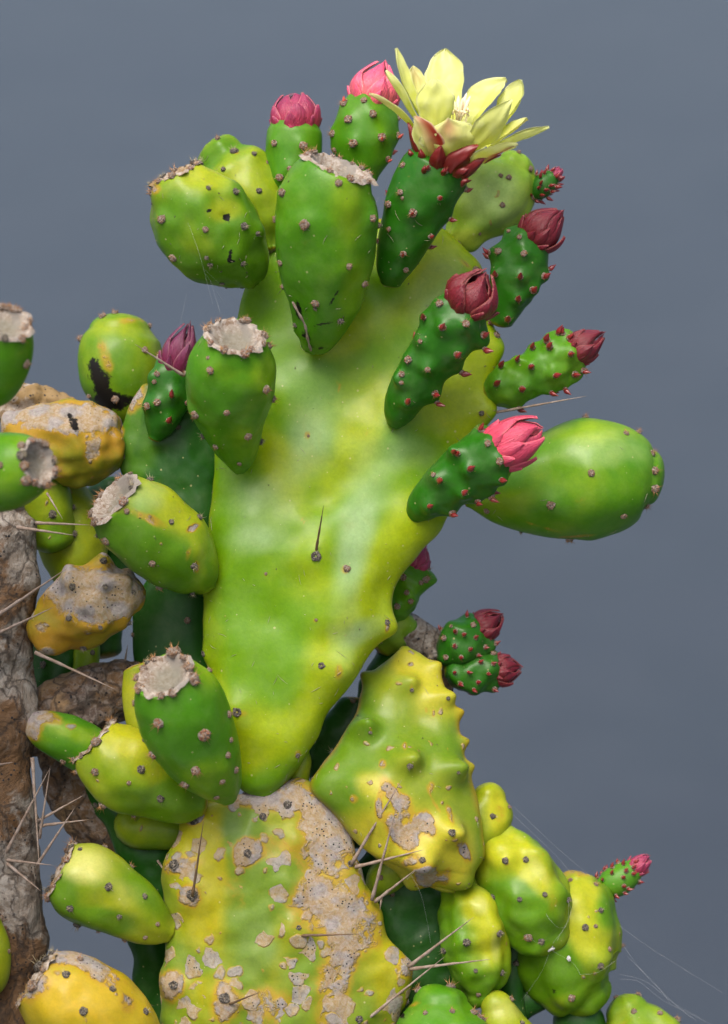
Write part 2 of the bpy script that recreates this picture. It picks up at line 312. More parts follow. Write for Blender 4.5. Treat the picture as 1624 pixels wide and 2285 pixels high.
class Body: pass
def body(name, parent, st, mat, kind='fruit', res=5., flat=.92, cap0=.5, cap1=.6, bumps=(), lump=0., lumps=60., paint=None, label=None, ex=1., groove=0., seed=0, crater=None, oct_=2, joint=True):
    """st: fruit rows (x,y,d,r) along the axis; pad rows (xl,yl,xr,yr,d,th) from one end to the other."""
    rows = []
    if kind == 'fruit':
        for x, y, d, r in st: rows.append(list(P(x, y, d)) + [r * sc_at(d)])
        A = np.array(rows); L = np.linalg.norm(np.diff(A[:, :3], axis=0), axis=1).sum()
        n = max(10, int(L / S / res)); A = cr(A, n); C = A[:, :3]; rad = np.maximum(A[:, 3], 1e-4)
        tan = np.gradient(C, axis=0); tan /= np.linalg.norm(tan, axis=1, keepdims=True)
        view = ca - C; view /= np.linalg.norm(view, axis=1, keepdims=True)
        H = np.cross(tan, view); H /= np.linalg.norm(H, axis=1, keepdims=True); N = np.cross(H, tan)
        H = H * rad[:, None]; N = N * rad[:, None] * flat
        rr = rad
    else:
        for xl, yl, xr, yr, d, th in st:
            a, b = P(xl, yl, d), P(xr, yr, d); c = (a + b) / 2; h = (b - a) / 2
            rows.append(list(c) + list(h) + [th * sc_at(d)])
        A = np.array(rows); L = np.linalg.norm(np.diff(A[:, :3], axis=0), axis=1).sum()
        n = max(12, int(L / S / res)); A = cr(A, n); C = A[:, :3]; H = A[:, 3:6]; th = np.maximum(A[:, 6], 1e-4)
        hl = np.linalg.norm(H, axis=1, keepdims=True); hn = H / hl
        tan = np.gradient(C, axis=0); tan /= np.linalg.norm(tan, axis=1, keepdims=True)
        view = ca - C; view /= np.linalg.norm(view, axis=1, keepdims=True)
        N = np.cross(hn, np.cross(view, hn)); N /= np.linalg.norm(N, axis=1, keepdims=True)
        t2 = tan - view * (tan * view).sum(1, keepdims=True) * .0
        N = N - tan * (N * tan).sum(1, keepdims=True) * .8; N /= np.linalg.norm(N, axis=1, keepdims=True)
        N = N * th[:, None]; rr = th
    Cs, Hs, Ns = [C], [H], [N]
    def capr(i, sgn, amt):
        k = 7; cs, hs, ns = [], [], []
        for q in range(1, k + 1):
            a = q / k * math.pi / 2
            cs.append(C[i] + sgn * tan[i] * amt * rr[i] * math.sin(a)); s_ = max(math.cos(a), .02); hs.append(H[i] * s_); ns.append(N[i] * s_)
        return cs, hs, ns
    a = capr(0, -1, cap0); Cs.insert(0, np.array(a[0][::-1])); Hs.insert(0, np.array(a[1][::-1])); Ns.insert(0, np.array(a[2][::-1]))
    if crater is None:
        a = capr(-1, 1, cap1); Cs.append(np.array(a[0])); Hs.append(np.array(a[1])); Ns.append(np.array(a[2]))
    else:
        rt = rr[-1]
        prof = [(.95, -.06), (.90, -.10), (.84, -.16), (.72, -.34), (.5, -.52), (.25, -.58), (.02, -.60)]
        Cs.append(np.array([C[-1] + tan[-1] * rt * z for _, z in prof])); Hs.append(np.array([H[-1] * s for s, _ in prof])); Ns.append(np.array([N[-1] * s for s, _ in prof]))
    C_, H_, N_ = np.vstack(Cs), np.vstack(Hs), np.vstack(Ns)
    per = 2 * math.pi * max(np.linalg.norm(H_, axis=1).max(), np.linalg.norm(N_, axis=1).max()) * (.8 if kind == 'pad' else 1)
    nc = int(min(260, max(24, per / S / res))); nc -= nc % 2
    th = np.linspace(0, 2 * math.pi, nc, endpoint=False)
    cx = np.sign(np.cos(th)) * np.abs(np.cos(th)) ** ex; sx = np.sign(np.sin(th)) * np.abs(np.sin(th)) ** (1 / ex if ex < 1 else 1)
    V = C_[:, None] + cx[None, :, None] * H_[:, None] + sx[None, :, None] * N_[:, None]
    nrm = grid_normals(V)
    if ((V - C_[:, None]) * nrm).sum() < 0: nrm = -nrm
    nr = len(C_); u = np.linspace(0, 1, nr)[:, None] * np.ones((1, nc))
    bd = Body(); bd.V = V; bd.N = nrm; bd.C = C_; bd.ax = tan; bd.r = rr
    Vf = V.reshape(-1, 3); Nf = nrm.reshape(-1, 3)
    def pick(x, y):
        pr = proj(Vf); vd = ca - Vf; fr = (Nf * vd).sum(1) > 0
        dd = (pr[:, 0] - x) ** 2 + (pr[:, 1] - y) ** 2 + np.where(fr, 0, 1e6)
        return int(dd.argmin())
    bd.disp = np.zeros(len(Vf))
    off = np.zeros_like(Vf)
    for bp in bumps:
        x, y, amp, sig = bp[:4]; i = pick(x, y); c = Vf[i].copy(); g = np.exp(-((Vf - c) ** 2).sum(1) / (2 * (sig * S) ** 2))
        g = g * np.clip((Nf @ Nf[i]) * 1.5, 0, 1)
        dirv = Nf[i]
        if len(bp) > 4:
            dirv = Nf[i] + ra * bp[4] - ua * bp[5]; dirv /= np.linalg.norm(dirv)
        off += (g * amp * S)[:, None] * (dirv[None] * .6 + Nf * .4)
    Vf = Vf + off
    if groove: off_g = (np.cos(6 * th[None] + 2.5 * u + seed) * np.sin(np.pi * np.clip(u, 0, 1)) ** .7).reshape(-1); Vf = Vf + Nf * (off_g * groove * S)[:, None]
    if lump:
        sd_ = Vector((seed * 3.7, seed * 1.3, seed * 2.1)); k = 1 / (lumps * S)
        nz = np.array([mnoise.fractal(Vector(v) * k + sd_, 1.0, 2.0, oct_) for v in Vf])
        Vf = Vf + Nf * (nz * lump * S)[:, None]
    V = Vf.reshape(V.shape); bd.V = V; nrm = grid_normals(V)
    if (nrm.reshape(-1, 3) * Nf).sum() < 0: nrm = -nrm
    bd.N = nrm; bd.Vf = Vf; bd.Nf = nrm.reshape(-1, 3); bd.off = off
    at = {k: np.zeros(len(Vf)) for k in ('yel', 'pale', 'crust', 'dark', 'spot', 'rim')}
    pr = proj(Vf)
    for k, lst in (paint or {}).items():
        for q in lst:
            if len(q) == 4: x, y, rx, v = q; ry = rx; an = 0
            elif len(q) == 5: x, y, rx, ry, v = q; an = 0
            else: x, y, rx, ry, an, v = q
            dx, dy = pr[:, 0] - x, pr[:, 1] - y; ca_, sa_ = math.cos(R(an)), math.sin(R(an))
            e = ((dx * ca_ + dy * sa_) / rx) ** 2 + ((-dx * sa_ + dy * ca_) / ry) ** 2
            at[k] += v * np.exp(-e ** 1.6)
    at['rim'] = (np.abs(np.cos(th))[None] ** 10 * np.ones((nr, 1))).reshape(-1) if kind == 'pad' else np.zeros(len(Vf))
    at['crust'] += .62 * np.exp(-(((np.arange(nr) / 5.5) ** 2)[:, None] * np.ones((1, nc))).reshape(-1)) if joint else 0
    f = grid_faces(nr, nc)
    f.append(tuple(range(nc))[::-1]); f.append(tuple((nr - 1) * nc + j for j in range(nc)))
    org = C[0]
    bd.o = mesh_obj(name, Vf, f, mat, parent, label, attrs=at, origin=org)
    def pick2(x, y):
        pr = proj(bd.Vf); vd = ca - bd.Vf; fr = (bd.Nf * vd).sum(1) > -0.02 * np.linalg.norm(vd, axis=1)
        dd = (pr[:, 0] - x) ** 2 + (pr[:, 1] - y) ** 2 + np.where(fr, 0, 1e6)
        return int(dd.argmin())
    bd.pick = pick2; bd.ax = tan; bd.top = C[-1]; bd.tt = tan[-1]; bd.rt = rr[-1]
    # keep normals pointing out
    c0 = Vf.mean(0)
    if crater:
        scar(bd, H[-1], N[-1], crater, seed)
    return bd

def scar(bd, H, N, kind, seed):
    nr, nc = 16, 44; V = []; rd = []; t = bd.tt; c = bd.top; r = bd.rt
    for i in range(nr):
        q = i / (nr - 1)
        for j in range(nc):
            a = j / nc * 2 * math.pi
            rag = 1 + .14 * mnoise.noise(Vector((math.cos(a) * 2.2, math.sin(a) * 2.2, seed * 3.))) * 2 + .09 * mnoise.noise(Vector((math.cos(a) * 6, math.sin(a) * 6, seed)))
            s_ = q * (1.06 * (1 + (rag - 1) * (q - .5) * 2) if q > .5 else 1.06)
            z = -.38 + .47 * min(1, q / .86) ** 2.6 if q < .86 else .09 - (q - .86) * .75
            z += .07 * mnoise.noise(Vector((math.cos(a) * q * 4, math.sin(a) * q * 4, seed + 9.))) + .10 * mnoise.noise(Vector((math.cos(a) * q * 7, math.sin(a) * q * 7, seed + 4.))) * q * q * q; rd.append(q)
            V.append(c + H * s_ * math.cos(a) + N * s_ * math.sin(a) + t * r * z)
    f = grid_faces(nr, nc); 
    for k in range(8):
        a = k * .785 + random.uniform(-.25, .25) + seed; q_ = random.uniform(.90, 1.02)
        p = c + H * q_ * math.cos(a) + N * q_ * math.sin(a) + t * r * random.uniform(.0, .06); nn = (H * math.cos(a) + N * math.sin(a)) / r + t * 1.1; nn = nn / np.linalg.norm(nn)
        put_areole(bd, p, nn, random.uniform(8, 15), random.choice('wwbrd'))
    mesh_obj('scar', V, f, [M_scar if kind == 1 else M_dead], bd.o, origin=c, attrs=dict(rad=rd))

# ------------------------------------------------------------------ areoles, leaves, spines, tepals
def ico(sub):
    import bmesh
    b = bmesh.new(); bmesh.ops.create_icosphere(b, subdivisions=sub, radius=1.0)
    V = np.array([v.co[:] for v in b.verts]); F = [tuple(v.index for v in q.verts) for q in b.faces]; b.free(); return V, F
IV, IF = ico(3)
def areole_mesh(seed, mats, nb, bl, crater=False):
    r_ = random.Random(seed); V = IV.copy()
    for i, v in enumerate(V):
        k = 1 + .28 * mnoise.fractal(Vector(v) * 1.7 + Vector((seed * 5., 0, 0)), .7, 2, 3)
        V[i] = v * k
    V[:, 2] *= .62
    if crater:
        rr = np.hypot(V[:, 0], V[:, 1]); V[:, 2] = np.where(V[:, 2] > 0, V[:, 2] * .5 - .55 * np.exp(-(rr / .42) ** 2), V[:, 2])
    F = list(IF); mi = [0] * len(F); V = V.tolist()
    for k in range(nb):
        a = r_.uniform(0, 6.283); e = r_.uniform(.15, 1.1); q = r_.uniform(0, .75)
        base = Vector((math.cos(a) * q, math.sin(a) * q, .35)); d = Vector((math.cos(a) * math.sin(e), math.sin(a) * math.sin(e), math.cos(e)))
        L = bl * r_.uniform(.5, 1.2); tip = base + d * L; o = d.orthogonal().normalized(); o2 = d.cross(o); i0 = len(V)
        for b in range(3):
            an = b * 2.094; V.append(list(base + (o * math.cos(an) + o2 * math.sin(an)) * .07))
        V.append(list(tip))
        for b in range(3): F.append((i0 + b, i0 + (b + 1) % 3, i0 + 3)); mi.append(1)
    me = bpy.data.meshes.new('areole'); me.from_pydata(V, [], F)
    for m in mats: me.materials.append(m)
    me.polygons.foreach_set('material_index', mi); me.polygons.foreach_set('use_smooth', [True] * len(F)); me.update(); return me
AM = dict(w=[areole_mesh(i, (M_wool, M_bris), 11, 1.2) for i in range(5)],
          b=[areole_mesh(10 + i, (M_wool, M_bris), 16, 1.9) for i in range(4)],
          r=[areole_mesh(20 + i, (M_woolr, M_bris), 11, 1.7) for i in range(4)],
          d=[areole_mesh(30 + i, (M_woolg, M_brisg), 14, 1.6) for i in range(4)],
          c=[areole_mesh(40 + i, (M_woolg, M_brisg), 5, .5, True) for i in range(3)])
def cone_mesh(name, prof, mats, bend=0., nc=10):
    V = []; F = []
    for z, r in prof:
        for j in range(nc):
            a = j / nc * 6.2832; V.append((r * math.cos(a) + bend * z * z, r * math.sin(a) * .8, z))
    F = grid_faces(len(prof), nc); F.append(tuple(range(nc))[::-1]); F.append(tuple((len(prof) - 1) * nc + j for j in range(nc)))
    me = bpy.data.meshes.new(name); me.from_pydata(V, [], F); me.materials.append(mats)
    me.polygons.foreach_set('use_smooth', [True] * len(F)); me.update(); return me
LP = [(0, .10), (.08, .2), (.22, .27), (.4, .26), (.6, .19), (.78, .11), (.92, .045), (1., .008)]
LM = dict(red=[cone_mesh('leaf', LP, M_leaf, b) for b in (.0, .12, -.12)], coral=[cone_mesh('leaf', LP, M_leafpink, b) for b in (.0, .15)])
def areole(bd, x, y, s=10., kind='w', leaf=None, ll=24., up=.8):
    i = bd.pick(x, y); p = bd.Vf[i]; n = bd.Nf[i]
    put_areole(bd, p, n, s, kind, leaf, ll, up)
def put_areole(bd, p, n, s, kind, leaf=None, ll=24., up=.8):
    s *= S * random.uniform(.58, 1.0)
    t = random.choice(AM[kind])
    place(t, 'areole', frame(p + n * s * .12, n, (random.random(), random.random(), random.random()), s, s, s * random.uniform(.8, 1.15), random.uniform(0, 6)), bd.o)
    if leaf:
        i = int(np.linalg.norm(bd.C[:, None] - p, axis=2).argmin()) if False else int(((bd.C - p) ** 2).sum(1).argmin())
        ax = bd.ax[min(max(i - 7, 0), len(bd.ax) - 1)]
        d = n + ax * up; d /= np.linalg.norm(d)
        q = ll * S * random.uniform(.85, 1.15)
        place(random.choice(LM[leaf]), 'leaf', frame(p + n * s * .3 - ax * s * .5, d, (random.random(), .2, .4), q, q, q, random.uniform(0, 6)), bd.o)
def auto(bd, n, s=8., kind='w', leaf=None, ll=22., mind=45., back=False, up=.8, u0=.06, u1=.95, taken=()):
    nr, nc = bd.V.shape[:2]; T_ = [bd.Vf[bd.pick(x, y)] for x, y in taken]; tries = 0; k = 0
    while k < n and tries < n * 60:
        tries += 1
        i = int(random.uniform(u0, u1) * (nr - 1)); j = random.randrange(nc); p = bd.V[i, j]; nn = bd.N[i, j]
        if back and (nn * (ca - p)).sum() > 0: continue
        if any(((p - t) ** 2).sum() < (mind * S) ** 2 for t in T_): continue
        T_.append(p); k += 1; put_areole(bd, p, nn, s, kind, leaf, ll, up)
def spine(parent, a, b, r=4.2, mat=None, bend=0.):
    A, B = P(*a), P(*b); L = np.linalg.norm(B - A); d = (B - A) / L; V = []; nr, nc = 14, 8
    o = np.cross(d, fa); o /= np.linalg.norm(o); o2 = np.cross(d, o)
    for i in range(nr):
        t = i / (nr - 1); rr = r * S * .85 * (1 - t) ** .75 * (1.0 + .15 * math.sin(i * 2.1)) + .00003; c = A + (B - A) * t + o * bend * S * math.sin(math.pi * t)
        c = c + o * S * 1.2 * mnoise.noise(Vector((i * .7, a[0], a[1]))) * (1 - t)
        for j in range(nc):
            an = j / nc * 6.2832; V.append(c + o * rr * math.cos(an) + o2 * rr * math.sin(an))
    F = grid_faces(nr, nc); F.append(tuple(range(nc))[::-1])
    mesh_obj('spine', V, F, mat or M_spine, parent, origin=A)

def tepal_mesh(style, layer, mat):
    """one scale of a bud, in bud space: axis +z, bud height 1, greatest radius 1 (scaled later)."""
    nu, nv = 12, 9; top = {0: 1.0, 1: .90, 2: .60, 3: .30}[layer]; off = {0: -.12, 1: -.04, 2: .03, 3: .09}[layer]; z0 = {0: .1, 1: 0., 2: -.04, 3: -.08}[layer]
    hw = {0: .95, 1: .62, 2: .46, 3: .27}[layer]
    V = []; tf = []; ed = []
    for side in (0, 1):
        for i in range(nu):
            u = i / (nu - 1); z = z0 + (top - z0) * u
            zz = max(0, min(1, z))
            if style == 'point': r = (math.sin(min(1., (zz + .34) / 1.34) * math.pi) ** .95) * 1.06 + .02
            else: r = (math.sin(min(1., (zz * .86 + .40) / 1.30) * math.pi) ** .55) * 1.04
            if zz > .97: r = min(r, .12)
            w_ = hw * max(.02, (1 - u ** 2.0)) ** (1.1 if style == 'point' else .8) * (.62 + .48 * math.sin(min(1, u / .45) * math.pi / 2))
            flare = .05 * u ** 3 if layer >= 2 else .03 * u ** 6
            for j in range(nv):
                v = j / (nv - 1) * 2 - 1; a = v * w_ * (1 / max(r, .35) if r < .6 else 1.2) 
                rr = r + off + flare - .035 * abs(v) ** 3 + .075 * (1 - abs(v)) ** 1.3 * (1 if layer else .5) - (.035 if side else 0)
                rr = max(rr, .015)
                V.append((rr * math.cos(a), rr * math.sin(a), z)); tf.append(u); ed.append(max(abs(v), u ** 4))
    F = []
    for side in (0, 1):
        b = side * nu * nv
        for i in range(nu - 1):
            for j in range(nv - 1):
                q = (b + i * nv + j, b + i * nv + j + 1, b + (i + 1) * nv + j + 1, b + (i + 1) * nv + j); F.append(q if side == 0 else q[::-1])
    m = nu * nv
    for i in range(nu - 1):
        for j in (0, nv - 1):
            q = (i * nv + j, (i + 1) * nv + j, m + (i + 1) * nv + j, m + i * nv + j); F.append(q if j == 0 else q[::-1])
    for j in range(nv - 1):
        F.append(((nu - 1) * nv + j, (nu - 1) * nv + j + 1, m + (nu - 1) * nv + j + 1, m + (nu - 1) * nv + j))
    me = bpy.data.meshes.new('tepal'); me.from_pydata(V, [], F); me.materials.append(mat)
    me.polygons.foreach_set('use_smooth', [True] * len(F))
    for k, a in (('tipf', tf), ('edge', ed)):
        at = me.attributes.new(k, 'FLOAT', 'POINT'); at.data.foreach_set('value', a)
    me.update(); return me
_tc = {}
def bud_top(bd, base, tip, r, mat, style='point', roll=0.):
    """closed cluster of tepals on the end of a bud body"""
    A, B = P(*base), P(*tip); L = np.linalg.norm(B - A); rs = r * S * .83; B = A + (B - A) * 1.06; L *= 1.06
    for layer, cnt in ((0, 4), (1, 5), (2, 5), (3, 7)):
        key = (style, layer, mat)
        if key not in _tc: _tc[key] = tepal_mesh(style, layer, TM[mat])
        for k in range(cnt):
            a = roll + k * 6.2832 / cnt + layer * .63 + random.uniform(-.08, .08)
            q = random.uniform(.94, 1.06)
            place(_tc[key], 'tepal', frame(A, B - A, (.2, .4, .9), rs * q, rs * q, L * q * (1.03 if layer else 1), a), bd.o)

# ================================================================== setting: the road
n = NB('asphalt')
a1 = n.noise(3.2, 4, .6, .5); a2 = n.noise(160, 3, .7); a3 = n.noise(.9, 3, .5, .5, 3.)
mp = n.n('ShaderNodeMapping'); mp.inputs['Scale'].default_value = (1.2, 1.6, 1); n.l(n.co(), mp.inputs[0])
st = n.n('ShaderNodeTexNoise'); st.inputs['Scale'].default_value = 2.3; st.inputs['Detail'].default_value = 4; n.l(mp.outputs[0], st.inputs[0])
c = n.mix(n.ramp(a1, .3, .72), (.023, .028, .033), (.032, .037, .043)); c = n.mix(n.ramp(st.outputs[0], .35, .7, 0, .12), c, (.042, .055, .064))
c = n.mix(n.ramp(a2, .45, .7, 0, .4), c, (.07, .075, .082)); c = n.mix(n.ramp(a3, .4, .7, 0, .3), c, (.022, .026, .034))
n.l(c, n.b.inputs['Base Color']); n.b.inputs['Roughness'].default_value = .30; n.b.inputs['Specular IOR Level'].default_value = 1.0; n.b.inputs['Coat Weight'].default_value = .35; n.b.inputs['Coat Roughness'].default_value = .3
n.l(n.bump(a2, .5, .004), n.b.inputs['Normal'])
me = bpy.data.meshes.new('road'); g = 60.
me.from_pydata([(-g, -g, 0), (g, -g, 0), (g, 3 * g, 0), (-g, 3 * g, 0)], [], [(0, 1, 2, 3)]); me.materials.append(n.m)
road = bpy.data.objects.new('road', me); road['kind'] = 'structure'; link(road)

# ================================================================== things
gl = 'prickly pear cactus stems growing in one clump'
main = thing('prickly_pear_cactus', 'tall central stem with a broad green pad, many fruits and one open yellow flower', 'cactus', P(590, 2100, -40), gl)
left = thing('prickly_pear_cactus', 'old stem with cracked grey trunk at the left edge and yellow and orange fruits', 'cactus', P(10, 2300, -40), gl)
front = thing('prickly_pear_cactus', 'blurred green prickly pear fruits with white corky tops, nearest the camera at the left edge', 'cactus', P(-120, 1500, 430), gl)
right = thing('prickly_pear_cactus', 'low chain of yellow-green knobbly fruits and pads spreading to the lower right corner', 'cactus', P(1130, 2500, -80), gl)
rear = thing('prickly_pear_cactus', 'dark shaded stem behind the big pad, two maroon buds on its grey branch', 'cactus', P(880, 2300, -260), gl)

# ---------------- main stem: spotted lower pad
SP = body('pad', main, [(560, 1776, 665, 1738, 0, 18), (462, 1784, 697, 1752, 5, 34), (415, 1815, 745, 1795, 10, 50), (397, 1870, 775, 1862, 15, 62), (362, 1942, 792, 1925, 20, 70),
      (364, 2003, 830, 1992, 20, 75), (374, 2060, 856, 2085, 20, 78), (369, 2125, 893, 2135, 20, 80), (357, 2195, 914, 2165, 20, 82), (360, 2262, 908, 2232, 20, 84),
      (360, 2360, 870, 2330, 15, 88), (385, 2500, 820, 2480, 0, 92), (430, 2700, 760, 2700, -20, 90)], G['spotted'], 'pad', 4.2, ex=.9, lump=9, lumps=70, seed=3,
      bumps=[T('j', b)[0] for b in [(555, 540, 14, 26), (232, 785, 12, 26), (125, 600, 14, 26), (115, 1310, 16, 30), (420, 1390, 16, 30), (855, 970, 12, 24), (1145, 600, 12, 30), (1280, 930, 16, 45), (1480, 1200, 10, 30), (820, 150, 10, 30), (250, 340, 12, 26)]],
      paint=dict(crust=[T('j', q)[0][:2] + (q[2] * .3846, q[3] * .3846, q[4], q[5]) for q in
                        [(1000, 330, 170, 220, 30, .62), (560, 225, 330, 60, 5, .6), (1060, 600, 190, 300, 10, .52), (1200, 950, 170, 190, 0, .55), (930, 880, 200, 150, 40, .5), (1060, 1320, 120, 330, 8, .55), (660, 1420, 150, 130, 0, .5),
                         (540, 540, 85, 90, 0, .8), (110, 1310, 90, 100, 0, .85), (420, 1390, 85, 130, 0, .8), (180, 610, 130, 60, -10, .75), (240, 330, 75, 60, 0, .8), (215, 790, 70, 80, 0, .8), (690, 510, 160, 90, 10, .45), (1480, 1200, 90, 90, 0, .5), (800, 150, 120, 120, 30, .6), (330, 900, 80, 120, 0, .2), (480, 760, 90, 200, -15, .25)]],
                 yel=[T1('j', 270, 500) + (60, 110, .6), T1('j', 330, 720) + (45, 130, .5), T1('j', 1100, 1000) + (35, 80, .5), T1('j', 170, 1150) + (60, 120, .3), T1('j', 560, 900) + (60, 160, -.35), T1('j', 520, 420) + (50, 60, -.6), T1('j', 1350, 1200) + (60, 100, .3)],
                 pale=[T1('j', 520, 350) + (50, 70, .55), T1('j', 620, 1000) + (80, 110, .5), T1('j', 260, 640) + (30, 60, .3)]),
      label='mottled yellow pad crusted with grey and tan scabs')
for x, y, s in [(555, 540, 40), (232, 785, 42), (125, 605, 40), (125, 1305, 52), (420, 1385, 52), (1150, 600, 40), (245, 345, 38), (785, 255, 36), (1200, 1500, 30), (1490, 1195, 22), (1275, 800, 22), (640, 325, 26), (855, 970, 28)]:
    areole(SP, *T1('j', x, y), s * .3846 * .8, 'c')
auto(SP, 12, 12, 'c', back=True, mind=110)

# ---------------- main pad
pad_rows = [(690, 508, 940, 500, -75, 30), (618, 522, 990, 514, -72, 36), (575, 562, 1032, 552, -65, 42), (548, 630, 1062, 600, -55, 48), (535, 695, 1087, 690, -48, 52), (522, 762, 1113, 772, -40, 55),
            (506, 830, 1098, 840, -32, 58), (492, 920, 1084, 915, -24, 60), (480, 1010, 1062, 1002, -16, 62), (472, 1100, 1030, 1086, -8, 66), (461, 1190, 985, 1172, 0, 70), (452, 1268, 925, 1240, 5, 74), (454, 1350, 884, 1318, 10, 78),
            (457, 1440, 858, 1408, 14, 80), (474, 1540, 800, 1500, 18, 80), (505, 1640, 742, 1590, 20, 76), (524, 1706, 692, 1668, 20, 68), (538, 1752, 657, 1732, 20, 52), (566, 1772, 622, 1768, 20, 30)]
MP = body('pad', main, pad_rows, G['pad'], 'pad', 4.6, ex=.95, lump=11, lumps=120, seed=1, cap0=.7, cap1=.35,
      bumps=[(702, 1245, 22, 34), (755, 1490, 18, 28), (530, 1592, 22, 34), (664, 1683, 9, 22), (866, 1398, 26, 20), (456, 1462, 8, 16), (1080, 915, 22, 26), (1110, 775, 14, 24), (686, 970, -8, 40), (885, 955, 20, 42), (930, 1160, 18, 40), (690, 790, 16, 50),
             (1060, 600, 16, 24), (455, 1260, 8, 18), (600, 1400, -12, 70), (760, 1340, 16, 46), (960, 1010, -20, 60), (560, 1180, 18, 60), (700, 1080, -16, 60), (800, 860, -16, 70), (610, 900, 14, 60), (860, 1200, 14, 50), (980, 760, -14, 60), (640, 1580, -10, 50)],
      paint=dict(yel=[(1075, 800, 30, 80, .4), (880, 1230, 70, 180, 25, .75), (800, 1450, 70, 190, 40, .6), (680, 1620, 160, 60, -30, .55), (470, 1420, 40, 200, .25), (620, 1030, 40, 120, -20, .5), (740, 760, 90, 40, -20, .55), (940, 620, 60, 160, 35, .45), (1040, 850, 60, 120, .8), (790, 1000, 50, 160, 25, .5), (960, 930, 80, 50, .35), (700, 1250, 60, 80, .2), (560, 1650, 50, 90, .3),
                        (560, 1380, 100, 120, -.35), (500, 1130, 55, 140, -.45), (640, 1500, 60, 120, -.3), (640, 700, 80, 130, -.5), (690, 850, 60, 60, -.5), (860, 640, 50, 40, -.4), (960, 1060, 70, 40, -30, -.5), (930, 980, 60, 40, -.2), (560, 1790, 80, 60, -.4), (690, 1690, 40, 60, -10, -.1)],
                 pale=[(765, 1350, 48, 210, 0, .62), (700, 900, 90, 130, .75), (600, 1130, 110, 90, 30, .65), (830, 1060, 70, 150, 15, .75), (880, 740, 120, 110, .45), (620, 760, 60, 90, .4), (980, 620, 80, 100, .6), (1010, 760, 60, 80, .5), (1040, 900, 50, 50, .3), (930, 1010, 60, 60, .6), (830, 1400, 60, 30, -30, .6), (560, 1210, 80, 40, .55), (545, 1610, 30, 30, .5), (690, 1010, 60, 80, .5), (800, 1220, 40, 100, 10, .6)],  # sky sheen painted as colour, mixed with waxy bloom; top right offsets bud shade
                 crust=[(770, 1270, 13, .5), (755, 1496, 14, 22, .45), (532, 1592, 20, 9, .4), (1076, 925, 16, .45), (664, 1682, 8, 12, .5), (686, 970, 8, 11, .5), (864, 1396, 6, 18, .5), (678, 1164, 5, 14, -30, .45), (704, 1384, 8, 7, .5), (593, 1281, 6, .5), (755, 866, 5, 16, .4), (816, 965, 5, 10, .3), (1040, 590, 30, 8, 40, .35), (640, 1745, 14, 6, -30, .4)],
                 dark=[(698, 912, 7, 3, 40, .8), (684, 888, 4, 3, .7)]),
      label='largest pad, smooth bright green with yellow-green mottling')
for k, x, y, s in [('h', 710, 1372, 30), ('i', 752, 612, 26), ('i', 265, 887, 28), ('i', 613, 1130, 19), ('i', 1132, 365, 22), ('i', 66, 548, 20)]:
    areole(MP, *T1(k, x, y), s * .3846, 'c')
for k, x, y, s in [('h', 893, 1440, 34), ('h', 672, 668, 20), ('h', 428, 1475, 14), ('i', 715, 352, 18)]: areole(MP, *T1(k, x, y), s * .28, 'w')
areole(MP, 1076, 920, 10, 'd'); areole(MP, 1062, 602, 12, 'w'); areole(MP, 1108, 748, 8, 'w')
auto(MP, 14, 10, 'c', back=True, mind=150)
spine(MP.o, (702, 1247, 78), (722, 1127, 190), 4.2, M_spined)
spine(MP.o, (1078, 925, -20), (1310, 883, 60), 4.4)
spine(SP.o, T('j', (235, 790, 100))[0], T('j', (300, 345, 190))[0], 4.0, M_spined)
spine(SP.o, T('j', (870, 1018, 105))[0], T('j', (1225, 1008, 170))[0], 4.0, M_spined)
spine(SP.o, T('j', (450, 1415, 110))[0], T('j', (630, 1345, 200))[0], 3.6, M_spined)
for a, b in [((1158, 602), (1450, 112)), ((1275, 812), (1422, 260)), ((1180, 620), (1575, 520)), ((1295, 822), (1535, 630))]:
    spine(SP.o, T('j', a + (60,))[0], T('j', b + (150,))[0], 5.0)
for a, b in [((215, 735), (503, 515)), ((222, 745), (578, 702)), ((-20, 1010), (375, 690))]:
    spine(SP.o, T('m', a + (60,))[0], T('m', b + (170,))[0], 5.0)
spine(SP.o, T('j', (1330, 800, 0))[0], T('j', (1322, 870, 60))[0], 3.5)

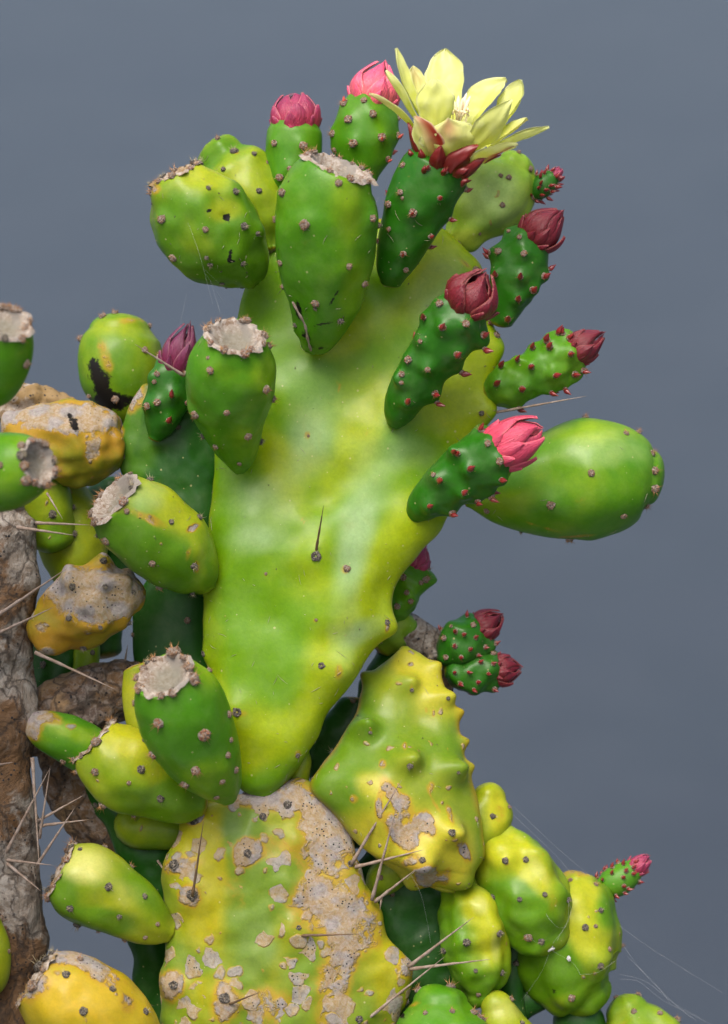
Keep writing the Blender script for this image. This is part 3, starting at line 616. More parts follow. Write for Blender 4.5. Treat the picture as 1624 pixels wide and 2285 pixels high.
# ---------------- fruits on the main pad
def fr(parent, st, mat='fruit', label=None, ar=(), tile='o', asz=10, kind='w', **kw):
    b = body('fruit', parent, st, G[mat] if isinstance(mat, str) else mat, 'fruit', label=label, **kw)
    for q in ar:
        x, y = T1(tile, q[0], q[1]); areole(b, x, y, q[2] if len(q) > 2 else asz, q[3] if len(q) > 3 else kind)
    return b
F2 = fr(main, [(688, 776, 62, 22), (703, 748, 80, 50), (719, 690, 112, 76), (727, 600, 150, 106), (728, 500, 190, 118), (738, 425, 222, 106), (756, 375, 240, 80)], 'fruit',
        'large urn-shaped green fruit with a pale scarred cup on top', [(888, 455), (1032, 650, 13), (1452, 615, 13), (875, 893, 11), (1302, 915, 12), (1402, 1027), (880, 1045, 8), (1092, 1148, 10), (1090, 1180, 7, 'd'), (1252, 1258, 8, 'd'), (835, 620, 8), (1238, 385, 12), (1238, 430, 8), (1050, 228, 10, 'b'), (1255, 218, 11, 'b'), (1395, 282, 8, 'b'), (1448, 330, 10), (970, 1280, 9, 'd'), (1500, 660, 9)], 'b', crater=1, groove=2, seed=2, lump=5, lumps=80, res=4.5,
        bumps=[T1('b', 1032, 650) + (8, 22), T1('b', 1302, 915) + (7, 20), T1('b', 888, 455) + (8, 18), T1('b', 1452, 615) + (8, 18), T1('b', 1238, 400) + (5, 20)],
        paint=dict(pale=[(715, 430, 60, 50, .6), (660, 470, 30, 60, .4), (800, 440, 40, 40, .3)], yel=[(770, 470, 40, 120, .35), (790, 640, 30, 80, 20, .3)], dark=[(664, 688, 10, 30, -15, .75), (746, 662, 4, 26, 30, .8), (725, 722, 34, 4, -10, .75), (682, 748, 12, 26, -20, .65), (700, 776, 60, 6, .4)]))
F3 = fr(main, [(537, 1048, 62, 16), (530, 1005, 100, 46), (520, 950, 140, 72), (514, 900, 175, 90), (514, 845, 212, 100), (518, 800, 245, 93), (525, 750, 285, 66)], 'fruit',
        'green top-shaped fruit leaning forward with a round pale scar', [(1160, 250, 14, 'w'), (1398, 210, 12), (1540, 360, 11, 'b'), (1378, 408, 15, 'r'), (1185, 515, 11, 'r'), (1030, 525, 9), (1503, 618, 12, 'b'), (1548, 672, 10, 'b'), (1280, 752, 11, 'r'), (1098, 762, 10), (1398, 880, 10), (1140, 885, 9, 'd'), (1475, 908, 8, 'd'), (1218, 940, 11), (1352, 1035, 8), (1210, 325, 8, 'b'), (1450, 350, 9, 'b'), (1172, 445, 7)], 'd', crater=1, groove=2, seed=5, lump=5, lumps=70, res=4.5,
        bumps=[T1('d', 1280, 752) + (6, 18), T1('d', 1185, 515) + (6, 18), T1('d', 1503, 618) + (6, 18), T1('d', 1398, 880) + (6, 16), T1('d', 1098, 762) + (7, 16)],
        paint=dict(yel=[(590, 830, 30, 50, .4), (540, 990, 50, 40, .3)], pale=[(440, 850, 20, 80, .35), (470, 940, 30, 40, .3)]))
F1 = fr(main, [(564, 632, 40, 20), (550, 606, 58, 60), (515, 566, 78, 95), (472, 518, 100, 112), (435, 466, 120, 108), (407, 420, 135, 85), (392, 388, 142, 60)], 'lime',
        'yellow-green fruit with black insect holes and a crumbling brown rim', [(138, 612), (408, 683, 9), (428, 428, 9, 'd'), (597, 445, 9, 'd'), (655, 662, 9, 'd'), (645, 897, 8, 'd'), (440, 905, 9, 'd'), (203, 855, 9), (515, 1020, 7, 'd'), (735, 705, 8, 'd'), (70, 450, 10, 'b'), (230, 290, 8, 'w'), (135, 355, 9, 'd'), (345, 258, 10, 'b'), (420, 860, 8, 'd'), (300, 270, 8, 'w')], 'b', crater=2, seed=8, lump=9, lumps=80, res=4.2, groove=3.5,
        bumps=[T1('b', 428, 440) + (8, 22), T1('b', 597, 460) + (9, 24), T1('b', 655, 670) + (8, 22), T1('b', 408, 683) + (6, 18), T1('b', 138, 612) + (7, 18), T1('b', 735, 705) + (7, 18), (505, 485, -7, 10)],
        paint=dict(dark=[(505, 484, 12, 8, -40, 1.), (510, 494, 4, 14, 0, .6), (466, 470, 9, 5, -25, .9), (513, 572, 5, 20, 10, 1.), (520, 582, 9, 4, .7)], crust=[(400, 360, 60, 22, -35, .5), (345, 420, 20, 14, .5), (385, 590, 5, 30, -30, .2)],
                   yel=[(470, 400, 60, 40, .5), (500, 470, 40, 30, .6), (540, 560, 60, 80, -.5), (380, 480, 30, 60, -.3), (440, 600, 60, 30, -.4)]))
BF1 = fr(main, [(604, 556, -40, 22), (588, 512, -60, 64), (562, 455, -78, 88), (525, 395, -90, 86), (496, 352, -96, 52)], 'lime', 'pale yellow-green ridged fruit behind the punctured one',
         [(488, 118, 9, 'b'), (520, 310, 9, 'd'), (742, 440, 9, 'd'), (708, 205, 8, 'd'), (585, 195, 11, 'd'), (873, 368, 9, 'd')], 'b', seed=9, groove=3, lump=10, lumps=90, cap1=.9,
         bumps=[(488, 322, 6, 14), T1('b', 742, 450) + (8, 22), T1('b', 520, 325) + (8, 20), (560, 345, 8, 16)], paint=dict(pale=[(520, 400, 50, 40, .3)], yel=[(540, 420, 80, 80, .25)], crust=[(522, 337, 14, 7, 20, .5)]))
BRF = fr(main, [(1006, 545, -110, 18), (1032, 518, -120, 46), (1068, 472, -130, 76), (1108, 428, -140, 88), (1138, 392, -142, 70), (1150, 370, -142, 40)], 'palelime', 'pale knobbly green fruit behind the flower stem',
         [(1240, 648, 9, 'w'), (1285, 652, 7, 'w'), (1250, 790, 8), (1330, 540, 9, 'w'), (1402, 745, 8, 'w'), (1385, 620, 7, 'w'), (1145, 925, 6)], 'a', seed=11, groove=3, lump=12, lumps=80, cap1=.8,
         bumps=[(1048, 545, 10, 16), (1005, 525, 8, 14)], paint=dict(pale=[(1095, 440, 90, 80, 1.0)], yel=[(1040, 530, 60, 20, .4)]))
BR = fr(main, [(1042, 1112, -65, 22), (1095, 1106, -70, 60), (1160, 1095, -75, 96), (1230, 1083, -80, 119), (1300, 1070, -80, 134), (1370, 1066, -80, 124), (1425, 1064, -80, 94), (1452, 1066, -80, 60)], 'fruit',
        'big smooth egg-shaped green fruit lying out to the right', [(1178, 1380, 12), (963, 1545, 11), (1343, 1605, 12), (1145, 1088, 11, 'b'), (1350, 1185, 10, 'b'), (1415, 1178, 10, 'b'), (1485, 1285, 11, 'b'), (1498, 1375, 12, 'b'), (1498, 1465, 12, 'b'), (1458, 1555, 12, 'b'), (1065, 1725, 11), (645, 1578, 8), (815, 1690, 7, 'd')], 'c', seed=4, groove=2, lump=6, lumps=130, cap1=.45, res=5,
        bumps=[T1('c', 1178, 1380) + (7, 22), T1('c', 963, 1545) + (6, 20), (1300, 938, 6, 20)],
        paint=dict(pale=[(1320, 1005, 170, 60, .95), (1230, 1100, 30, 20, .4)], yel=[(1290, 960, 120, 30, .5), (1130, 1120, 60, 30, .4)], crust=[(1200, 1172, 60, 4, 18, .3), (1290, 1196, 70, 4, -5, .3)], dark=[(1450, 1000, 8, 30, .3)]))  # pale upper half is sky sheen painted into the skin colour
L1 = fr(main, [(458, 1306, 45, 24), (440, 1280, 60, 58), (398, 1236, 80, 90), (342, 1188, 108, 99), (292, 1146, 132, 93), (254, 1112, 155, 70)], 'lime', 'plump green and yellow fruit left of the big pad, with a white crusted end',
        [(600, 462, 11), (860, 578, 10), (965, 345, 9, 'd'), (1125, 325, 9, 'd'), (900, 725, 9), (710, 285, 10), (850, 85, 11, 'd'), (545, 150, 10, 'b'), (480, 210, 9, 'b'), (655, 65, 11, 'b'), (740, 155, 10), (1090, 595, 8, 'd'), (1085, 750, 7, 'd'), (510, 445, 8, 'd'), (500, 300, 10)], 'e', crater=1, seed=14, groove=1.5, lump=6, lumps=90, res=4.4,
        paint=dict(yel=[(400, 1120, 70, 70, .8), (330, 1250, 120, 60, 30, -.5), (240, 1170, 40, 50, -.6), (440, 1240, 20, 60, .3)], pale=[(330, 1110, 55, 50, .9)], crust=[(340, 1160, 50, 12, 25, .42), (430, 1178, 20, 10, -30, .65), (420, 1235, 8, 24, 15, .5), (438, 1265, 8, 16, .5), (258, 1105, 48, 44, .3)]))
L2 = fr(main, [(508, 1782, 130, 20), (490, 1746, 158, 55), (462, 1700, 190, 82), (432, 1645, 225, 97), (405, 1588, 262, 102), (385, 1543, 298, 92), (366, 1506, 335, 66)], 'fruit', 'dark green out-of-focus fruit in front with a wide grey cup',
        [(895, 470, 14, 'r'), (1152, 530, 14, 'r'), (860, 648, 11, 'r'), (1105, 738, 13, 'r'), (1248, 797, 10), (1285, 648, 11), (1300, 565, 8), (1287, 418, 11), (1190, 150, 12), (1045, 810, 10), (710, 355, 10), (830, 65, 11, 'b'), (985, 50, 15), (1060, 140, 12), (1085, 218, 15), (795, 140, 12), (785, 265, 15), (970, 290, 13), (1332, 730, 9), (1220, 885, 9)], 'f', crater=1, seed=17, groove=1.5, lump=5, lumps=90, res=5,
        paint=dict(yel=[(470, 1480, 40, 60, .4), (470, 1730, 60, 50, .35), (390, 1620, 60, 60, -.5)], pale=[(430, 1540, 30, 20, .3)]))
L3 = fr(main, [(450, 1792, 60, 28), (402, 1780, 62, 60), (342, 1745, 66, 84), (282, 1715, 78, 96), (238, 1682, 85, 84), (210, 1655, 88, 62)], 'yellow', 'plump yellow fruit with a rough grey end, behind the dark cupped one',
        [(795, 730, 9, 'd'), (908, 893, 9, 'd'), (540, 742, 11), (812, 565, 8, 'd'), (580, 930, 11, 'b'), (745, 1020, 9, 'b'), (730, 805, 7, 'w'), (575, 445, 11, 'b'), (395, 590, 9), (385, 770, 9, 'b')], 'f', crater=2, seed=19, groove=2, lump=5, lumps=80, res=4.6,
        paint=dict(yel=[(300, 1640, 80, 50, .5), (400, 1790, 60, 50, -.8), (330, 1790, 80, 40, -.3)], pale=[(250, 1690, 40, 50, .3)]))
L4 = fr(left, [(376, 2074, 30, 30), (340, 2058, 44, 54), (290, 2026, 56, 74), (232, 1990, 66, 88), (172, 1962, 76, 88), (135, 1944, 80, 68)], 'yellow', 'lemon-yellow fruit pointing left, wedged against the scabby pad',
        [(455, 165, 8, 'd'), (615, 378, 9, 'd'), (395, 495, 9, 'd'), (668, 540, 8, 'd'), (815, 432, 8, 'd'), (890, 585, 6), (740, 265, 9, 'b'), (418, 622, 9, 'd'), (550, 640, 8), (820, 660, 7), (695, 705, 8), (590, 150, 8), (350, 150, 11), (300, 270, 10), (235, 350, 10), (215, 420, 8)], 'g', crater=2, seed=21, groove=2, lump=6, lumps=90, res=4.6,
        paint=dict(pale=[(190, 1930, 70, 50, 1.), (290, 2000, 60, 50, .6), (330, 2060, 40, 30, .3)], yel=[(200, 2060, 100, 30, -.7), (130, 1990, 40, 50, -.5), (330, 1990, 30, 70, -40, -.3)]))
L5 = fr(left, [(350, 2380, 130, 50), (275, 2318, 140, 96), (200, 2262, 150, 116), (130, 2215, 158, 103), (82, 2182, 162, 72)], 'amber', 'fat orange-yellow fruit in the bottom left corner with a red-brown scabby top',
        [(632, 948, 8, 'd'), (475, 1083, 10, 'd'), (370, 865, 13, 'd'), (455, 790, 10, 'b'), (825, 1085, 8, 'd'), (668, 895, 6)], 'g', crater=2, seed=23, lump=6, lumps=80,
        paint=dict(crust=[(60, 2180, 55, 60, .7), (120, 2130, 70, 26, 10, .7), (215, 2160, 70, 26, 35, .62), (285, 2240, 26, 20, 40, .5)], yel=[(200, 2230, 130, 60, 0, .35)]))
L6 = fr(left, [(-60, 2230, 120, 30), (-45, 2180, 120, 62), (-32, 2110, 120, 56), (-28, 2050, 120, 30)], 'yellow', 'slice of a yellow fruit cut off by the left edge', [(10, 2046, 8, 'w'), (18, 2120, 7, 'w')], 'o', seed=24)

# ---------------- flower buds
def bud(parent, st, btip, r, mat, style='point', label=None, ar=(), tile='c', leaf='red', ll=24., skinm='ovary', bumpamp=11, asz=8.5, back=4, name='flower_bud', **kw):
    cs = TL[tile][2]
    bumps = [T1(tile, q[0], q[1]) + (bumpamp * 1.2, 13) for q in ar]
    st = [(q[0], q[1], q[2], q[3] * .92) for q in st]
    b = body(name, parent, st, G[skinm], 'fruit', label=label, bumps=bumps, res=kw.pop('res', 4.2), **kw)
    for q in ar:
        x, y = T1(tile, q[0], q[1]); lf = leaf if (len(q) > 2 and q[2]) else None
        areole(b, x, y, asz, 'r', lf, ll)
    x, y, d, rr = st[-1]
    ex_, ey = btip[0] - x, btip[1] - y; L = math.hypot(ex_, ey)
    if r: bud_top(b, (x - ex_ / L * 4, y - ey / L * 4, d), btip, r, mat, style, random.uniform(0, 6))
    if back: auto(b, back, asz, 'r', leaf, ll, mind=45, back=True)
    return b
R1 = bud(main, [(1118, 716, -20, 30), (1128, 680, -12, 46), (1142, 640, -5, 58), (1156, 600, 0, 64), (1170, 562, 4, 62), (1184, 535, 8, 50)], (1252, 474, 30), 53, 'maroon', 'point', 'maroon pointed bud, highest of those along the right edge of the pad',
         [(658, 262, 1), (705, 265), (828, 270), (690, 375, 1), (818, 390, 1), (935, 380, 1), (880, 455, 1), (800, 505, 1), (750, 605, 1), (812, 190), (755, 155)], lump=2, lumps=30)
R2 = bud(main, [(880, 942, 58, 22), (890, 918, 78, 38), (915, 868, 108, 52), (955, 810, 140, 60), (992, 755, 165, 70), (1020, 712, 182, 74), (1036, 688, 192, 62)], (1082, 608, 225), 64, 'maroon', 'point', 'largest maroon bud, on a long dark green stalk in front of the big pad',
         [(418, 650, 1), (497, 785, 1), (342, 857), (215, 925), (238, 1028, 1), (380, 975, 1), (390, 1022, 1), (520, 885, 1), (632, 755, 1), (622, 690, 1), (312, 715), (330, 598, 1), (245, 808), (207, 885), (535, 630), (400, 525)], lump=2, lumps=30)
R3 = bud(main, [(1092, 878, -25, 32), (1112, 870, -22, 46), (1155, 850, -15, 53), (1200, 828, -10, 53), (1245, 805, -5, 52), (1274, 790, 0, 42)], (1345, 745, 10), 42, 'maroon', 'point', 'knobbly light green bud with many red leaves, beside the long grey spine',
         [(715, 850, 1), (800, 815, 1), (875, 845, 1), (880, 745, 1), (693, 935, 1), (825, 955, 1), (990, 885, 1), (960, 740, 1), (945, 715, 1), (968, 975, 1), (1040, 955, 1), (800, 1055, 1), (1075, 775, 1), (1065, 705, 1), (1000, 680, 1), (1030, 680, 1), (1090, 890, 1), (1130, 870, 1)], skinm='fruit', lump=5, lumps=34, bumpamp=10)
R4 = bud(main, [(925, 1146, 55, 26), (945, 1126, 75, 42), (985, 1092, 100, 57), (1035, 1055, 125, 67), (1085, 1022, 148, 72), (1112, 1004, 158, 60)], (1208, 958, 180), 60, 'rose', 'blunt', 'blunt rose-red bud in front of the big right-hand fruit',
         [(615, 1170, 1), (650, 1230), (500, 1285, 1), (480, 1280, 1), (405, 1420, 1), (375, 1395), (553, 1365, 1), (528, 1490, 1), (352, 1553, 1), (470, 1590, 1), (675, 1515, 1), (717, 1420, 1), (600, 1530, 1), (710, 1325)], lump=2, lumps=30)
TB1 = bud(main, [(655, 445, -60, 40), (652, 392, -65, 60), (655, 342, -68, 68), (657, 298, -70, 67), (658, 282, -70, 60)], (657, 212, -72), 62, 'crimson', 'blunt', 'crimson closed bud, leftmost at the top of the pad',
         [(160, 490), (298, 500), (238, 610), (188, 660), (125, 590)], 'a', leaf=None, skinm='fruit', bumpamp=5, asz=10, back=3)
TB2 = bud(main, [(812, 398, -70, 34), (811, 370, -72, 54), (812, 320, -74, 76), (818, 270, -76, 74), (826, 236, -78, 60)], (856, 143, -82), 62, 'pink', 'point', 'bright pink bud just left of the open flower',
         [(515, 378), (632, 352), (673, 467), (545, 490), (755, 455), (705, 565), (450, 522), (440, 445), (500, 300), (590, 290), (760, 370)], 'a', leaf='coral', skinm='fruit', bumpamp=6, asz=10, back=3)
for x, y in [(673, 470), (757, 460), (705, 572), (500, 295)]: areole(TB2, *T1('a', x, y), 7, 'b', 'coral', 15)
TBUD = bud(main, [(1186, 432, -140, 18), (1198, 424, -140, 26), (1216, 410, -140, 28), (1232, 396, -140, 20)], (1252, 376, -140), 16, 'crimson', 'blunt', 'tiny young bud bristling with crimson scales, on the pale fruit behind the flower', [], leaf='red', back=0)
auto(TBUD, 34, 5, 'r', 'red', 16, mind=10, u0=.1)
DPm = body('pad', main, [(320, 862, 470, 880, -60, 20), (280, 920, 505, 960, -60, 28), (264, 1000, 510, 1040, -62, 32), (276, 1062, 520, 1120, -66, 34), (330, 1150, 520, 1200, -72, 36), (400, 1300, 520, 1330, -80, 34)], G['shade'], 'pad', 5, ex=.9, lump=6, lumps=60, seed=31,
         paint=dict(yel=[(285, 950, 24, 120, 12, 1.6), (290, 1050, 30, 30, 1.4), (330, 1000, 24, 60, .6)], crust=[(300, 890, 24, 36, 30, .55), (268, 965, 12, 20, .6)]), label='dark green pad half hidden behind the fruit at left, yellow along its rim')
DB = bud(main, [(346, 976, -10, 18), (356, 948, -5, 38), (368, 905, 3, 50), (380, 862, 10, 50), (388, 828, 15, 42)], (422, 722, 25), 44, 'plum', 'point', 'plum-coloured bud squeezed between the fruits at left',
         [(885, 535), (970, 650, 1), (890, 690), (835, 710), (1060, 690, 1), (952, 790, 1), (870, 570), (900, 410)], 'd', back=2)
areole(DPm, *T1('d', 690, 990), 8, 'd'); areole(DPm, *T1('d', 1010, 830), 9, 'd')
spine(DB.o, (410, 838, 60), (300, 767, 130), 4.5)

# ---------------- open flower
FL = body('flower', main, [(872, 627, 58, 24), (878, 600, 72, 40), (892, 560, 86, 52), (908, 515, 102, 62), (932, 455, 122, 72), (958, 400, 138, 76), (975, 368, 146, 72)], G['ovary'], 'fruit', 4.2, cap1=.25, lump=3, lumps=60,
          bumps=[T1('a', *q) + (7, 15) for q in [(768, 722), (958, 752), (822, 828), (710, 780), (712, 900), (780, 1020), (1085, 705), (1000, 850), (910, 940)]], label='open yellow flower on its dark green fruit-like base')
for q in [(768, 722, 10, 0), (958, 752, 10, 1), (822, 828, 10, 1), (710, 780, 9, 0), (712, 900, 9, 0), (780, 1020, 9, 1), (1082, 710, 9, 1), (1072, 670, 9, 1), (1000, 850, 10, 1), (908, 940, 10, 1), (660, 960, 7, 0), (790, 1100, 7, 0), (778, 600, 8, 0), (900, 610, 8, 1), (975, 625, 8, 1), (1035, 640, 8, 0), (775, 755, 6, 0)]:
    areole(FL, *T1('a', q[0], q[1]), q[2], 'r', 'red' if q[3] else None, 17)
auto(FL, 8, 9, 'r', 'red', 18, mind=50, back=True)

def petal(name, parent, base, mid, tip, hw, face, cup=.35, d=(150, 160, 170), flush=None, mat=None, ruf=.05, curl=0., tk=1.1, pts=None, seed=0, tw=.5):
    """face: direction (right, up, towards camera) that the petal's inner side looks to"""
    A, Bm, Ct = (np.array(P(*T1('n', *q), dd)) for q, dd in zip((base, mid, tip), d))
    nu, nv = 22, 13; f = ra * face[0] + ua * face[1] - fa * face[2]; f = f / np.linalg.norm(f)
    h = hw * .2747 * S * 1.25; V = []; tf = []; ed = []; fl = []
    ctrl = Bm * 2 - (A + Ct) / 2
    for side in (0, 1):
        for i in range(nu):
            u = i / (nu - 1); c = A * (1 - u) ** 2 + 2 * ctrl * u * (1 - u) + Ct * u * u
            t = -2 * A * (1 - u) + 2 * ctrl * (1 - 2 * u) + 2 * Ct * u; t /= np.linalg.norm(t)
            w_ = np.cross(t, f); w_ /= np.linalg.norm(w_); nn = np.cross(w_, t)
            wd = (.34 + .66 * math.sin(min(1, u / .55) * math.pi / 2) ** 1.3) if u < .55 else (max(0, 1 - ((u - .55) / .45) ** 1.65)) ** .9
            if mat is M_sepal: wd = (.75 + .25 * math.sin(min(1, u / .35) * math.pi / 2)) * (1 - u ** 1.7) ** .8
            wd = max(wd, .03)
            for j in range(nv):
                v = j / (nv - 1) * 2 - 1
                rf = 1 + ruf * 2.2 * mnoise.noise(Vector((u * 5.5, seed * 3.3, np.sign(v) * 2.))) * abs(v)
                z = cup * h * (v * v) * (.5 + .5 * wd) - curl * h * max(0, u - .7) ** 2 * 8
                z += ruf * h * 1.8 * mnoise.noise(Vector((u * 4, v * 3, seed * 1.7))) - (.1 * h * math.exp(-(v / .12) ** 2) * (1 - u))
                p = c + w_ * (h * wd * v * rf) + nn * z + nn * (tk * S * (.5 if side == 0 else -.5) * (1 - .7 * abs(v)))
                V.append(p); tf.append(u); ed.append(max(abs(v), u ** 6))
                fv = 0
                if flush:
                    cu, cv, su, sv, amt = flush; fv = amt * math.exp(-((u - cu) / su) ** 2 - ((v - cv) / sv) ** 2)
                fl.append(min(1, fv))
    F = []; m = nu * nv
    for side in (0, 1):
        b = side * m
        for i in range(nu - 1):
            for j in range(nv - 1):
                q = (b + i * nv + j, b + i * nv + j + 1, b + (i + 1) * nv + j + 1, b + (i + 1) * nv + j); F.append(q if side == 0 else q[::-1])
    for i in range(nu - 1):
        for j in (0, nv - 1):
            q = (i * nv + j, (i + 1) * nv + j, m + (i + 1) * nv + j, m + i * nv + j); F.append(q)
    for j in range(nv - 1): F.append(((nu - 1) * nv + j, (nu - 1) * nv + j + 1, m + (nu - 1) * nv + j + 1, m + (nu - 1) * nv + j))
    return mesh_obj(name, V, F, mat or M_petal, parent, attrs=dict(tipf=tf, edge=ed, flush=fl), origin=A)
fo = FL.o
PB = [  # base, mid, tip, half width, inner face dir, depths, flush
    ((500, 640), (352, 330), (285, 68), 60, (.8, .1, .55), (130, 150, 150), None, .55),
    ((560, 620), (470, 400), (425, 212), 88, (.5, .2, .9), (100, 70, 50), (.8, 0, .25, .9, .25), .3),
    ((470, 680), (310, 430), (205, 248), 55, (.75, .35, -.3), (160, 190, 205), None, .5),
    ((450, 740), (270, 570), (72, 442), 46, (.45, .85, -.2), (165, 215, 240), (.92, 0, .25, 1, .35), .5),
    ((630, 800), (612, 520), (600, 302), 122, (.05, .15, -1), (165, 190, 200), None, .25),
    ((740, 700), (690, 330), (688, 78), 128, (0, .25, 1), (90, 40, 10), None, .3),
    ((860, 760), (1000, 500), (1195, 332), 135, (-.55, .5, .75), (110, 60, 40), (.75, .1, .3, .6, .12), .35),
    ((1080, 800), (1250, 530), (1315, 322), 118, (-.7, .35, .6), (120, 80, 70), None, .45),
    ((830, 960), (1050, 750), (1240, 485), 112, (-.45, .55, -.72), (170, 220, 225), None, .35),
    ((850, 1080), (1040, 945), (1285, 852), 82, (-.25, .95, -.35), (165, 235, 250), (.75, -.55, .4, .5, 1.), .3),
    ((1080, 880), (1330, 800), (1540, 712), 56, (-.2, .95, -.3), (140, 170, 180), None, .55),
    ((740, 1050), (735, 825), (715, 632), 190, (.0, .35, -1), (170, 225, 240), (.80, .05, .26, .36, .6), .3),
    ((620, 1040), (545, 830), (438, 618), 112, (.45, .45, -.8), (168, 215, 225), (.55, -.75, .7, .7, 1.), .25),
    ((1040, 880), (1230, 740), (1365, 645), 74, (-.5, .75, .4), (120, 120, 115), (.75, .2, .3, .5, .35), .4),
    ((930, 1000), (1100, 925), (1270, 875), 60, (-.2, .95, -.2), (140, 190, 200), None, .3)]
for i, (b_, m_, t_, hw, fc, dd, fl_, cp) in enumerate(PB): petal('petal', fo, b_, m_, t_, hw, fc, cp, dd, fl_, ruf=.09, seed=i)
for i, (b_, t_, hw, fc, dd) in enumerate([((480, 970), (385, 670), 52, (.6, .4, -.6), (165, 195)), ((625, 1050), (662, 850), 62, (0, .2, -1), (205, 238)), ((735, 1075), (965, 855), 92, (-.3, .5, -.9), (205, 235)),
        ((840, 1130), (1040, 940), 56, (-.5, .5, -.8), (205, 230)), ((1010, 1000), (1148, 932), 22, (-.3, .9, -.3), (180, 215)), ((512, 985), (490, 878), 30, (.3, .2, -1), (190, 205)),
        ((800, 1120), (890, 1040), 50, (-.4, .4, -.9), (205, 225)), ((425, 955), (395, 882), 24, (.5, .2, -1), (175, 180)), ((530, 1080), (528, 1012), 22, (0, 0, -1), (205, 215)), ((690, 1095), (692, 1035), 26, (0, 0, -1), (212, 222)), ((850, 1175), (880, 1120), 30, (-.4, 0, -1), (205, 215)),
        ((700, 900), (600, 700), 80, (.1, .3, 1), (70, 40)), ((900, 900), (1050, 760), 80, (-.3, .3, 1), (60, 30))]):
    m_ = ((b_[0] + t_[0]) / 2 - 6, (b_[1] + t_[1]) / 2 + 4)
    petal('sepal', fo, b_, m_, t_, hw, fc, .45, (dd[0], (dd[0] + dd[1]) / 2 + 8, dd[1]), None, M_sepal if i < 11 else M_petal, ruf=.03, tk=1.6, seed=20 + i)
# throat of the flower, stamens and stigma
body('receptacle', FL.o, [(975, 378, 140, 50), (982, 362, 140, 54), (988, 348, 140, 48)], M_sepal, 'fruit', 6, cap1=.3)
for k in range(16):
    a = k * 2.4; q = random.uniform(.3, 1)
    b_ = (790 + math.cos(a) * 60 * q, 720 + math.sin(a) * 10, 135 + math.sin(a) * 25 * q); t_ = (820 + math.cos(a) * 85 * q, 560 + random.uniform(-20, 60), 135 + math.sin(a) * 45 * q)
    A, Bq = P(*T1('n', b_[0], b_[1]), b_[2]), P(*T1('n', t_[0], t_[1]), t_[2])
    me_ = bpy.data.meshes.get('stamen_mesh') or cone_mesh('stamen_mesh', [(0, .02), (.5, .018), (.84, .016), (.85, .05), (.9, .075), (.97, .06), (1., .02)], M_stig, .1, 6)
    L_ = np.linalg.norm(Bq - A); place(me_, 'stamen', frame(A, Bq - A, None, L_, L_, L_, a), fo)
me_ = cone_mesh('stigma_lobe', [(0, .07), (.3, .09), (.6, .11), (.8, .085), (.93, .05), (1, .01)], M_stig, .08, 8)
for tx, ty, td in [(865, 425, 135), (905, 455, 140), (785, 450, 130), (830, 470, 150), (890, 490, 110), (760, 500, 145), (850, 440, 115)]:
    A, Bq = P(*T1('n', 800, 660), 135), P(*T1('n', tx, ty), td); L_ = np.linalg.norm(Bq - A); place(me_, 'stigma', frame(A, Bq - A, None, L_, L_, L_), fo)

